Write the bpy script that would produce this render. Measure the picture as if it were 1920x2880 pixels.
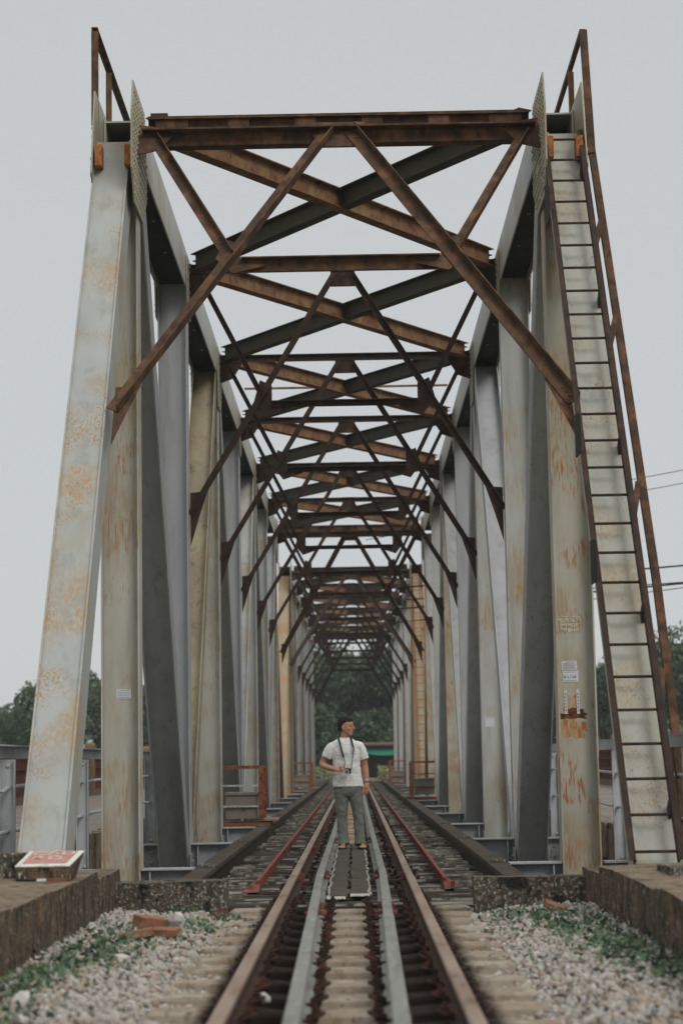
import bpy, bmesh, math, random
import numpy as np
from mathutils import Vector, Matrix, noise
random.seed(7); rng = np.random.default_rng(7)
for o in list(bpy.data.objects): bpy.data.objects.remove(o)
S = bpy.context.scene
COL = S.collection
# ------------------------------------------------------------------ camera
cd = bpy.data.cameras.new('camera'); cam = bpy.data.objects.new('camera', cd); COL.objects.link(cam)
yaw, pitch, roll = -.0049, .1238, -.0175
f = Vector((math.sin(yaw)*math.cos(pitch), math.cos(yaw)*math.cos(pitch), math.sin(pitch)))
r = Vector((math.cos(yaw), -math.sin(yaw), 0)); u = r.cross(f)
r2 = r*math.cos(roll)+u*math.sin(roll); u2 = u*math.cos(roll)-r*math.sin(roll)
M = Matrix((r2, u2, -f)).transposed().to_4x4(); M.translation = Vector((.0588, 0, 1.052))
cam.matrix_world = M
cd.sensor_fit = 'VERTICAL'; cd.sensor_height = 36; cd.lens = 70.0
cd.clip_start = .1; cd.clip_end = 4000
cd.dof.use_dof = True; cd.dof.focus_distance = 22.5; cd.dof.aperture_fstop = 2.2
S.camera = cam
S.render.resolution_x = 682; S.render.resolution_y = 1024
# ------------------------------------------------------------------ sky and sun (overcast)
SUN_EL, SUN_AZ = math.radians(38), math.radians(146)     # from the right, slightly behind the camera
W = bpy.data.worlds.new('World'); S.world = W; W.use_nodes = True
nt = W.node_tree; nt.nodes.clear()
def N(t, typ, **k):
    n = t.nodes.new(typ)
    for a, b in k.items(): setattr(n, a, b)
    return n
out = N(nt, 'ShaderNodeOutputWorld'); bg = N(nt, 'ShaderNodeBackground'); bg2 = N(nt, 'ShaderNodeBackground')
sky = N(nt, 'ShaderNodeTexSky', sky_type='NISHITA', sun_disc=False, sun_elevation=SUN_EL, sun_rotation=SUN_AZ)
bg.inputs['Strength'].default_value = .05
nt.links.new(sky.outputs[0], bg.inputs[0])
# thick cloud veil: even grey near the horizon, brighter overhead
tc = N(nt, 'ShaderNodeTexCoord'); sx = N(nt, 'ShaderNodeSeparateXYZ'); cr = N(nt, 'ShaderNodeValToRGB')
nt.links.new(tc.outputs['Generated'], sx.inputs[0]); nt.links.new(sx.outputs[2], cr.inputs[0])
e = cr.color_ramp.elements; e[0].position = 0; e[0].color = (.72, .745, .755, 1); e[1].position = 1; e[1].color = (1.5, 1.5, 1.48, 1)
m = e.new(.12); m.color = (.71, .735, .745, 1); m = e.new(.46); m.color = (.685, .71, .715, 1)
nt.links.new(cr.outputs[0], bg2.inputs[0]); bg2.inputs['Strength'].default_value = .82
mx = N(nt, 'ShaderNodeMixShader'); mx.inputs[0].default_value = .9
nt.links.new(bg.outputs[0], mx.inputs[1]); nt.links.new(bg2.outputs[0], mx.inputs[2]); nt.links.new(mx.outputs[0], out.inputs[0])
sl = bpy.data.lights.new('sun', 'SUN'); sl.energy = 1.3; sl.angle = math.radians(25); sl.color = (1, .96, .9)
so = bpy.data.objects.new('sun', sl); COL.objects.link(so)
sd = Vector((math.sin(SUN_AZ)*math.cos(SUN_EL), math.cos(SUN_AZ)*math.cos(SUN_EL), math.sin(SUN_EL)))
so.rotation_euler = (-sd).to_track_quat('-Z', 'Y').to_euler()
S.view_settings.view_transform = 'Standard'; S.view_settings.look = 'None'
S.view_settings.exposure = .1; S.view_settings.gamma = 1
# ------------------------------------------------------------------ materials
def mat(name, base, rough=.75, layers=(), bump=0, bscale=40, metal=0, stretch=(1, 1, 1), spec=.3, bdist=.01, bstretch=(1, 1, 1)):
    """layers: (colour, scale, (sx,sy,sz), lo, hi, detail[, big scale, big lo, big hi]) masked noise over the base"""
    m = bpy.data.materials.new(name); m.use_nodes = True; t = m.node_tree
    b = t.nodes['Principled BSDF']; b.inputs['Roughness'].default_value = rough; b.inputs['Metallic'].default_value = metal
    b.inputs['Specular IOR Level'].default_value = spec
    g = N(t, 'ShaderNodeNewGeometry')
    c = N(t, 'ShaderNodeRGB'); c.outputs[0].default_value = (*base, 1); cur = c.outputs[0]
    for i, L in enumerate(layers):
        col, sc, st, lo, hi, det = L[:6]
        mp = N(t, 'ShaderNodeMapping'); mp.inputs['Scale'].default_value = st; mp.inputs['Location'].default_value = (i*7.3, i*3.1, i*5.7)
        t.links.new(g.outputs['Position'], mp.inputs[0])
        n = N(t, 'ShaderNodeTexNoise'); n.inputs['Scale'].default_value = sc; n.inputs['Detail'].default_value = det; n.inputs['Roughness'].default_value = .62
        t.links.new(mp.outputs[0], n.inputs['Vector'])
        mr = N(t, 'ShaderNodeMapRange'); mr.inputs['From Min'].default_value = lo; mr.inputs['From Max'].default_value = hi
        t.links.new(n.outputs[0], mr.inputs[0]); fac = mr.outputs[0]
        if len(L) > 6:
            n2 = N(t, 'ShaderNodeTexNoise'); n2.inputs['Scale'].default_value = L[6]; n2.inputs['Detail'].default_value = 2
            t.links.new(g.outputs['Position'], n2.inputs['Vector'])
            m2 = N(t, 'ShaderNodeMapRange'); m2.inputs['From Min'].default_value = L[7]; m2.inputs['From Max'].default_value = L[8]
            t.links.new(n2.outputs[0], m2.inputs[0])
            mm = N(t, 'ShaderNodeMath', operation='MULTIPLY'); t.links.new(fac, mm.inputs[0]); t.links.new(m2.outputs[0], mm.inputs[1]); fac = mm.outputs[0]
        mix = N(t, 'ShaderNodeMix', data_type='RGBA'); t.links.new(fac, mix.inputs[0]); t.links.new(cur, mix.inputs[6]); mix.inputs[7].default_value = (*col, 1)
        cur = mix.outputs[2]
    t.links.new(cur, b.inputs['Base Color'])
    if bump:
        mp = N(t, 'ShaderNodeMapping'); mp.inputs['Scale'].default_value = bstretch; t.links.new(g.outputs['Position'], mp.inputs[0])
        n = N(t, 'ShaderNodeTexNoise'); n.inputs['Scale'].default_value = bscale; n.inputs['Detail'].default_value = 5
        t.links.new(mp.outputs[0], n.inputs['Vector'])
        bp = N(t, 'ShaderNodeBump'); bp.inputs['Strength'].default_value = bump; bp.inputs['Distance'].default_value = bdist
        t.links.new(n.outputs[0], bp.inputs['Height']); t.links.new(bp.outputs[0], b.inputs['Normal'])
    return m
OCH, ORG, DRK = (.35, .20, .085), (.36, .14, .05), (.08, .055, .038)
def steel(name, base, ochre=.5, orange=.62, dark=.66, yellow=.6, m0=.46):
    return mat(name, base, .62, (
        (tuple(x*.84 for x in base), 3, (1, 1, .25), .4, .75, 3),
        ((.33, .30, .20), 2.0, (1, 1, .3), yellow-.1, yellow+.2, 5),
        ((.36, .255, .14), 34, (1, 1, .10), ochre-.12, ochre+.16, 9, 1.3, m0, m0+.12),
        (OCH, 60, (1, 1, .12), ochre+.02, ochre+.12, 9, 1.7, m0+.03, m0+.15),
        (ORG, 46, (1, 1, .14), orange, orange+.09, 9, 2.2, m0+.05, m0+.15),
        (tuple(x*.72 for x in base), 7, (1, 1, .12), .52, .72, 6),
        (DRK, 30, (1, 1, .35), dark, dark+.04, 6, 1.7, .5, .66)), bump=.15, bscale=14, bdist=.006)
M_ = {}
M_['steel'] = steel('weathered_grey_paint', (.44, .45, .43), .50, .60, .70, .60, .52)
M_['post_l'] = steel('yellowed_grey_paint', (.45, .445, .395), .48, .55, .68, .62, .49)
M_['endpost'] = steel('pale_grey_paint', (.37, .385, .37), .47, .64, .70, .66, .50)
M_['blue'] = steel('bluish_grey_paint', (.38, .39, .40), .72, .75, .66, .80)
M_['dim'] = steel('shaded_grey_paint', (.34, .345, .34), .72, .75, .62, .80)  # grey paint darkened to carry the shade on down-facing members
M_['dirty'] = steel('mouldy_brown_paint', (.24, .20, .135), .56, .68, .58, .44, .44)
M_['orange'] = steel('rust_orange_paint', (.34, .30, .23), .44, .52, .62, .46, .42)
M_['rstn'] = steel('rust_stained_paint', (.44, .425, .36), .46, .50, .66, .58, .47)
M_['rust'] = mat('brown_rust', (.070, .038, .022), .85, (((.18, .088, .042), 5, (1, 1, 1), .45, .68, 7), ((.028, .016, .012), 9, (1, 1, .5), .5, .7, 6)), bump=.3, bscale=60, bdist=.004)
M_['darkrust'] = mat('dark_brown_rust', (.036, .022, .016), .85, (((.085, .042, .026), 5, (1, 1, 1), .5, .7, 7), ((.02, .013, .011), 9, (1, 1, .5), .5, .7, 6)), bump=.3, bscale=60, bdist=.004)
M_['brace_brown'] = mat('tan_rust', (.19, .09, .052), .85, (((.24, .16, .06), 3, (1, 1, 1), .45, .65, 5), ((.11, .045, .028), 7, (1, 1, 1), .5, .66, 7), ((.04, .03, .018), 14, (1, 1, .3), .6, .7, 5)), bump=.2, bscale=60, bdist=.004)
M_['brace_dark'] = mat('dark_olive_paint', (.052, .048, .034), .85, (((.10, .06, .03), 6, (1, 1, 1), .55, .7, 7),), bump=.2, bscale=60, bdist=.004)  # darker olive for one brace of each crossing pair
M_['endpost_r'] = steel('creamy_grey_paint', (.38, .385, .345), .50, .62, .64, .58, .51)
M_['soffit'] = mat('shade_black_underside', (.022, .022, .017), .9, (((.05, .045, .03), 5, (1, 1, 1), .5, .7, 6),))  # near-black carries the shade under the top chord, with some dirt
M_['packing'] = mat('bright_rust_scale', (.38, .15, .045), .9, (((.22, .07, .03), 30, (1, 1, 1), .45, .6, 5),), bump=.4, bscale=90, bdist=.004)
M_['railpaint'] = mat('grey_railing_paint', (.42, .44, .46), .6, (((.30, .32, .33), 4, (1, 1, .5), .45, .7, 5), ((.30, .18, .09), 20, (1, 1, .3), .62, .7, 6)))
M_['orangeblock'] = mat('orange_rust_scale', (.24, .10, .045), .9, (((.2, .06, .03), 30, (1, 1, 1), .45, .6, 5),), bump=.4, bscale=90, bdist=.004)
M_['railbrown'] = mat('running_rail_steel', (.25, .165, .115), .45, (((.34, .255, .20), 6, (1, .1, 1), .4, .6, 5), ((.12, .05, .03), 9, (1, .2, 1), .56, .7, 6)), metal=.25, spec=.5)
M_['railgrey'] = mat('guard_rail_steel', (.22, .225, .20), .6, (((.13, .12, .10), 9, (1, .15, 1), .5, .7, 6), ((.30, .31, .28), 14, (1, .2, 1), .55, .7, 5)), metal=.15, spec=.4)
M_['railside'] = mat('rail_web_rust', (.05, .027, .018), .9, (((.10, .045, .025), 9, (1, 1, 1), .5, .65, 5),))
M_['red'] = mat('faded_red_paint', (.20, .06, .048), .75, (((.12, .03, .02), 8, (1, 1, 1), .5, .66, 6), ((.30, .13, .09), 12, (1, 1, 1), .58, .7, 5)), bump=.2)
M_['redrust'] = mat('peeling_red_rail_paint', (.22, .055, .03), .8, (((.30, .12, .04), 14, (1, 1, 1), .46, .6, 6), ((.05, .025, .018), 20, (1, 1, 1), .54, .64, 5)), bump=.2)
M_['timber'] = mat('weathered_timber', (.050, .042, .033), .95, (((.12, .105, .082), 12, (.15, 1, 1), .56, .68, 7), ((.022, .018, .013), 16, (.25, 1, 1), .48, .64, 7)), bump=.6, bscale=26, bstretch=(.15, 1, 1), bdist=.01)
M_['timber2'] = mat('lichened_timber_ends', (.10, .09, .07), .95, (((.30, .29, .25), 9, (1, 1, 1), .48, .62, 5), ((.12, .10, .075), 12, (1, 1, 1), .5, .66, 7)), bump=.6, bscale=40)
M_['tedge'] = mat('worn_timber_edge', (.27, .25, .21), .95, (((.05, .042, .032), 3.5, (1, 2, 1), .46, .52, 4),))
M_['sidebeam'] = mat('dark_brown_plank', (.050, .038, .026), .85, (((.085, .065, .04), 6, (1, .3, 1), .45, .7, 6),), bump=.2, bscale=30)
M_['board'] = mat('bare_wood_board', (.36, .27, .19), .85, (((.22, .15, .10), 14, (.2, 1, 1), .45, .62, 6),), bump=.3)
M_['matting'] = mat('brown_fibre_matting', (.082, .072, .055), .95, (((.10, .085, .062), 60, (1, .2, 1), .45, .7, 5), ((.03, .026, .02), 7, (1, 1, 1), .5, .7, 4)), bump=.6, bscale=160)
M_['fray'] = mat('frayed_pale_cord', (.55, .53, .48), .95, (((.2, .17, .13), 50, (1, 1, 1), .5, .62, 4),))
M_['concrete'] = mat('sleeper_concrete', (.265, .215, .16), .92, (((.36, .32, .265), 4, (1, 1, 1), .45, .65, 6), ((.17, .125, .08), 14, (1, 1, 1), .52, .66, 8), ((.06, .045, .03), 30, (1, .3, 1), .62, .7, 4)), bump=.3, bscale=60)
M_['slab'] = mat('lane_concrete', (.25, .215, .18), .92, (((.17, .145, .12), 1.2, (1, 1, 1), .45, .65, 7), ((.09, .08, .07), 6, (1, .3, 1), .56, .7, 7)), bump=.3, bscale=20)
M_['blackbracket'] = mat('black_steel', (.015, .014, .013), .7)
M_['fence'] = mat('red_brown_sheeting', (.11, .032, .02), .8, (((.05, .02, .014), 3, (1, 1, 1), .45, .7, 6), ((.16, .065, .04), 10, (1, 1, .2), .52, .66, 5)))
M_['brickred'] = mat('broken_brick', (.27, .12, .07), .95, (((.16, .08, .05), 12, (1, 1, 1), .45, .62, 5), ((.3, .25, .2), 18, (1, 1, 1), .6, .68, 5)))
M_['brick'] = mat('ochre_masonry', (.27, .18, .11), .9, (((.17, .11, .07), 14, (1, 1, 3), .45, .6, 5), ((.10, .08, .06), 6, (1, 1, 1), .55, .7, 6)), bump=.3)
M_['white'] = mat('white_paint', (.62, .62, .57), .8, (((.4, .38, .32), 12, (1, 1, 1), .52, .66, 6),))
M_['fadedwhite'] = mat('worn_white_lettering', (.58, .50, .46), .8, (((.44, .24, .20), 45, (1, 1, 1), .46, .58, 5),))
M_['paper'] = mat('white_paper', (.58, .60, .62), .8)
M_['ink'] = mat('grey_print', (.20, .22, .24), .8)
M_['stencil'] = mat('white_stencil_paint', (.68, .68, .60), .8, (((.38, .33, .22), 60, (1, 1, 1), .5, .6, 4),))
M_['stencilbg'] = mat('ochre_scraped_paint', (.36, .27, .17), .8)
M_['black'] = mat('black_plastic', (.012, .012, .012), .45)
M_['silver'] = mat('brushed_silver', (.55, .55, .54), .35, metal=.7)
M_['wire'] = mat('black_cable', (.02, .02, .02), .7)
M_['redface'] = mat('faded_red_sign_paint', (.42, .20, .165), .85, (((.48, .30, .25), 20, (1, 1, 1), .5, .66, 5),))
# mossy stained concrete of the abutment
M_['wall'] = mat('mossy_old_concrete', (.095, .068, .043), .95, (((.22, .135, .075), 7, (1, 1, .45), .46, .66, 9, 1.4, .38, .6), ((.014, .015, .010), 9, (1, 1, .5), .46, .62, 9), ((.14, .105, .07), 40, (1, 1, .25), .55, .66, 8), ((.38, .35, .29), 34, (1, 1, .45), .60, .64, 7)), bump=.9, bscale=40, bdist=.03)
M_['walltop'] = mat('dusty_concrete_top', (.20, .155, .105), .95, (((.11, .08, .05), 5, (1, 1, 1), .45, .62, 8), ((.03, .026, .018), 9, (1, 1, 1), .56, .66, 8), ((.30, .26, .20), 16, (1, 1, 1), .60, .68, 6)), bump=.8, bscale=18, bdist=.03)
M_['lip'] = mat('lichen_speckled_concrete', (.085, .072, .052), .95, (((.33, .31, .26), 38, (1, 1, .8), .53, .61, 6), ((.012, .012, .009), 9, (1, 1, .5), .5, .62, 8), ((.20, .06, .045), 2.5, (1, 1, 1), .60, .68, 5)), bump=1, bscale=24, bdist=.04)
def zmat(name, top, lo, zsplit, wd=.05):  # wall whose upward faces carry dust, sides carry algae (by face direction, a property of the surface)
    pass
# ------------------------------------------------------------------ mesh helpers
def tag(o, label=None, cat=None, group=None, kind=None):
    if label: o['label'] = label
    if cat: o['category'] = cat
    if group: o['group'] = group
    if kind: o['kind'] = kind
    return o
def empty(name, loc, label, cat, group=None):
    o = bpy.data.objects.new(name, None); o.location = loc; o.empty_display_size = .2; COL.objects.link(o)
    return tag(o, label, cat, group)
class MB:
    """collects boxes, bars and sheets given in world coordinates, then links them as ONE mesh object"""
    def __init__(s): s.v = []; s.f = []; s.mi = []
    def add(s, vs, fs, mi=0):
        n = len(s.v); s.v += [tuple(v) for v in vs]; s.f += [tuple(i+n for i in f) for f in fs]; s.mi += [mi]*len(fs)
    def box(s, x0, x1, y0, y1, z0, z1, mi=0):
        s.add([(x, y, z) for x in (x0, x1) for y in (y0, y1) for z in (z0, z1)],
              [(0, 1, 3, 2), (4, 6, 7, 5), (0, 4, 5, 1), (2, 3, 7, 6), (0, 2, 6, 4), (1, 5, 7, 3)], mi)
    def beam(s, p0, p1, rects, up=(0, 0, 1), mi=0, cut0=0, cut1=0):
        p0 = Vector(p0); p1 = Vector(p1); d = (p1-p0).normalized(); p0 = p0+d*cut0; p1 = p1-d*cut1
        uu = d.cross(Vector(up)).normalized(); vv = uu.cross(d)
        for a, b, c, e in rects:
            q = [p+uu*i+vv*j for p in (p0, p1) for i, j in ((a, c), (b, c), (b, e), (a, e))]
            s.add(q, [(0, 3, 2, 1), (4, 5, 6, 7), (0, 1, 5, 4), (1, 2, 6, 5), (2, 3, 7, 6), (3, 0, 4, 7)], mi)
    def bar(s, p0, p1, w, h=None, up=(0, 0, 1), mi=0):
        h = h or w; s.beam(p0, p1, [(-w/2, w/2, -h/2, h/2)], up, mi)
    def tube(s, pts, rads, n=8, mi=0, sq=1.0, cap=True):
        pts = [Vector(p) for p in pts]; rings = []
        if not hasattr(rads, '__len__'): rads = [rads]*len(pts)
        pu = None
        for i, p in enumerate(pts):
            d = (pts[min(i+1, len(pts)-1)]-pts[max(i-1, 0)]).normalized()
            if pu is None: pu = d.orthogonal().normalized()
            pu = (pu-d*pu.dot(d)).normalized(); w = d.cross(pu)
            rings.append([p+(pu*math.cos(k*2*math.pi/n)+w*math.sin(k*2*math.pi/n)*sq)*rads[i] for k in range(n)])
        s.loft(rings, mi, cap)
    def loft(s, rings, mi=0, cap=True):
        n = len(rings[0]); vs = [v for r_ in rings for v in r_]; fs = []
        for i in range(len(rings)-1):
            for k in range(n): fs.append((i*n+k, i*n+(k+1) % n, (i+1)*n+(k+1) % n, (i+1)*n+k))
        if cap: fs.append(tuple(range(n))[::-1]); fs.append(tuple((len(rings)-1)*n+k for k in range(n)))
        s.add(vs, fs, mi)
    def dome(s, c, nrm, rad, mi=0):
        c = Vector(c); nrm = Vector(nrm).normalized(); a = nrm.orthogonal().normalized(); b = nrm.cross(a)
        vs = []; 
        for rr, hh in ((1, 0), (.75, .6)):
            for k in range(6): t = k*math.pi/3; vs.append(c+(a*math.cos(t)+b*math.sin(t))*rad*rr+nrm*hh*rad)
        vs.append(c+nrm*rad*.85)
        s.add(vs, [(k, (k+1) % 6, 6+(k+1) % 6, 6+k) for k in range(6)]+[(6+k, 6+(k+1) % 6, 12) for k in range(6)], mi)
    def ball(s, c, rx, ry, rz, n=12, m=8, mi=0):
        c = Vector(c); rings = []
        for i in range(m+1):
            t = math.pi*i/m; q = max(math.sin(t), .01)
            rings.append([c+Vector((rx*q*math.cos(2*math.pi*k/n), ry*q*math.sin(2*math.pi*k/n), -rz*math.cos(t))) for k in range(n)])
        s.loft(rings, mi)
    def plate(s, poly, n, th, mi=0):
        """flat polygon extruded along n"""
        n = Vector(n)*th; k = len(poly); vs = [Vector(p) for p in poly]+[Vector(p)+n for p in poly]
        s.add(vs, [tuple(range(k))[::-1], tuple(range(k, 2*k))]+[(i, (i+1) % k, k+(i+1) % k, k+i) for i in range(k)], mi)
    def build(s, name, mats, parent=None, loc=None, smooth=False, mods=None):
        me = bpy.data.meshes.new(name); base = Vector(loc) if loc is not None else (Vector(parent.matrix_world.translation) if parent else Vector((0, 0, 0)))
        if parent is not None and loc is None: base = parent_world(parent)
        me.from_pydata([tuple(Vector(v)-base) for v in s.v], [], s.f)
        for m in (mats if isinstance(mats, (list, tuple)) else [mats]): me.materials.append(m)
        me.polygons.foreach_set('material_index', s.mi)
        bm = bmesh.new(); bm.from_mesh(me); bmesh.ops.recalc_face_normals(bm, faces=bm.faces); bm.to_mesh(me); bm.free()
        if smooth: me.polygons.foreach_set('use_smooth', [True]*len(me.polygons))
        o = bpy.data.objects.new(name, me); COL.objects.link(o)
        if parent is not None:
            o.parent = parent; o.location = base-parent_world(parent)
        else: o.location = base
        return o
def parent_world(p):
    v = Vector(p.location)
    while p.parent: p = p.parent; v += Vector(p.location)
    return v
def text_mesh(body, size, material, name, parent=None, mw=None, align='CENTER', extrude=.0008, sx=1.0, bold=0):
    c = bpy.data.curves.new(name, 'FONT'); c.body = body; c.size = size; c.align_x = align; c.align_y = 'CENTER'; c.extrude = extrude; c.offset = bold
    o = bpy.data.objects.new('tmp', c); COL.objects.link(o)
    dg = bpy.context.evaluated_depsgraph_get(); me = bpy.data.meshes.new_from_object(o.evaluated_get(dg))
    bpy.data.objects.remove(o)
    me.transform(Matrix.Diagonal((sx, 1, 1, 1))); me.materials.clear(); me.materials.append(material); me.name = name
    t = bpy.data.objects.new(name, me); COL.objects.link(t)
    if parent is not None:
        t.parent = parent; mw = mw.copy(); mw.translation = mw.translation-parent_world(parent)
    t.matrix_local = mw
    return t
def H(sep, dep, t=.018, cover=None):
    """H section: two flanges |u|=sep/2 of depth dep, web between"""
    a = sep/2
    return [(-a, -a+t, -dep/2, dep/2), (a-t, a, -dep/2, dep/2), (-a+t-.001, a-t+.001, -t/2, t/2)]
# ------------------------------------------------------------------ bridge spans
P = 6.11; ZT = 7.72; ZB = -.5; XC = 2.305
def rivets(mb, pts, nrm, rad=.016):
    for p in pts: mb.dome(p, nrm, rad)
def gusset(parent, sx, side, y, zc, w, h, mt, near=True, shape=None):
    # side=-1 inner plate, +1 outer plate
    mb = MB(); xo = sx*(XC+side*.207); nx = sx*side
    poly = [(xo, y-w, zc+h*.55), (xo, y-w*.35, zc+h), (xo, y+w*.9, zc+h*.55), (xo, y+w, zc-h*.2), (xo, y+w*.55, zc-h), (xo, y-w*.5, zc-h), (xo, y-w, zc-h*.4)]
    if shape: poly = [(xo, a, b) for a, b in shape]
    mb.plate(poly, (nx, 0, 0), .016)
    ys = [p[1] for p in poly]; zs = [p[2] for p in poly]
    st = .105 if near else .16
    def inside(py, pz):
        c = False; n = len(poly)
        for i in range(n):
            y1, z1 = poly[i][1:]; y2, z2 = poly[(i+1) % n][1:]
            if (z1 > pz) != (z2 > pz) and py < (y2-y1)*(pz-z1)/(z2-z1)+y1: c = not c
        return c
    a = min(ys)
    while a < max(ys):
        b = min(zs)
        while b < max(zs):
            if all(inside(a+i, b+j) for i, j in ((.04, 0), (-.04, 0), (0, .04), (0, -.04))) and random.random() < .9:
                mb.dome((xo+nx*.016, a, b), (nx, 0, 0), .019)
                if side < 0: pass
            b += st*.85
        a += st
    return mb.build('gusset_plate', mt, parent)
def sway(parent, y, zt, incl=0, heavy=False, zone=0):
    """frame across the bridge at a top node; incl = +1/-1: lies in the plane of the end posts"""
    dy, dz = (0, -1) if incl == 0 else (-incl*.555, -.832)
    def pt(x, s, o=0):
        return Vector((x, y+dy*s+o*(abs(dz)), zt+dz*s-o*(dy if incl else 0)))
    s_mid = (1.77 if heavy else 1.93)/abs(dz); s_low = 3.45/abs(dz)
    w = .13 if heavy else .085
    root = bpy.data.objects.new('portal_frame' if heavy else 'sway_frame', None); COL.objects.link(root)
    root.parent = parent; root.location = Vector((0, y, zt))-parent_world(parent)
    R = M_['rust' if heavy and y < 60 else 'darkrust']; nrm = Vector((0, -abs(dz), dy*-1 if incl else 0)); 
    if incl: nrm = Vector((0, -.832, .555*incl))
    mb = MB(); k = .062 if heavy else .045
    # strut: back channel with battens and a front flange pair
    if heavy:
        yy = y-.12*1; 
        mb.box(-2.0, 2.0, y+.10, y+.13, zt-.14, zt+.09); mb.box(-2.0, 2.0, y+.02, y+.10, zt+.06, zt+.09)
        for i in range(6):
            xc = -1.75+i*.7; mb.box(xc-.17 if i in (0, 5) else xc-.11, xc+.17 if i in (0, 5) else xc+.11, y+.05, y+.098, zt-.15, zt+.058)
        mb.box(-2.04, 2.04, y-.20, y+.04, zt-.125, zt-.108)      # top leaf
        mb.box(-2.04, 2.04, y-.06, y-.04, zt-.26, zt-.127)       # upright leaf
        mb.box(-2.04, 2.04, y-.04, y+.10, zt-.262, zt-.245)
        for i in range(26):
            mb.dome((-1.95+i*.156, y-.06, zt-.2), (0, -1, 0), .013)
        mb.box(-1.98, -1.80, y+.13, y+.20, zt-.10, zt+.16)
    else:
        mb.box(-2.04, 2.04, y-.07, y+.05, zt-.05, zt-.035); mb.box(-2.04, 2.04, y-.01, y+.005, zt-.15, zt-.052)
    mb.build('strut', R, root)
    def ang(p, q, ww, nm='brace'):
        m = MB(); p = Vector(p); q = Vector(q)
        m.beam(p, q, [(-ww/2, ww/2, 0, .012), (-ww/2, -ww/2+.012, .013, ww*.8)] if p.x < q.x or True else [], tuple(nrm))
        L = (q-p).length
        for i in range(3):
            m.dome(p+(q-p)*((.08+.06*i)/L)+nrm*.012, nrm, .014); m.dome(q-(q-p)*((.08+.06*i)/L)+nrm*.012, nrm, .014)
        return m.build(nm, R, root)
    for sx in (-1, 1):
        ang(pt(sx*.11, .18, 0), pt(sx*2.10, s_low, 0), w)
        ang(pt(sx*1.93, .22, 0)-nrm*.02, pt(sx*1.10, s_mid-.05, 0)-nrm*.02, w*.82)
    m = MB()
    a = pt(-.99, s_mid); b = pt(.99, s_mid)
    m.box(-.97, .97, a.y-.10*1, a.y+.02, a.z-.012, a.z+.0); m.box(-.97, .97, a.y-.015, a.y, a.z-.13 if heavy else a.z-.08, a.z-.013)
    m.build('middle_bar', R, root)
    # gussets
    off = -nrm*.016
    def pl(pts):
        m = MB(); m.plate([pt(x, s)+off for x, s in pts], nrm, .012); m.build('joint_plate', R, root)
    q = 1.0 if heavy else .8
    pl([(-.27, .02), (.27, .02), (.27, .24), (.14, .42), (-.14, .42), (-.27, .24)] if heavy else [(-.165, .02), (.165, .02), (.165, .36), (-.165, .36)])
    for sx in (-1, 1):
        pl([(sx*2.09, .0), (sx*1.68, .12), (sx*1.86, .42), (sx*2.09, .5)])
        pl([(sx*.98, s_mid-.22), (sx*1.14, s_mid-.30), (sx*1.22, s_mid-.02), (sx*1.05, s_mid+.20), (sx*.72, s_mid+.09), (sx*.98, s_mid-.02)])
        pl([(sx*2.09, s_low-.30), (sx*1.86, s_low-.32), (sx*1.98, s_low+.05), (sx*2.09, s_low+.42)])
    return root
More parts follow.
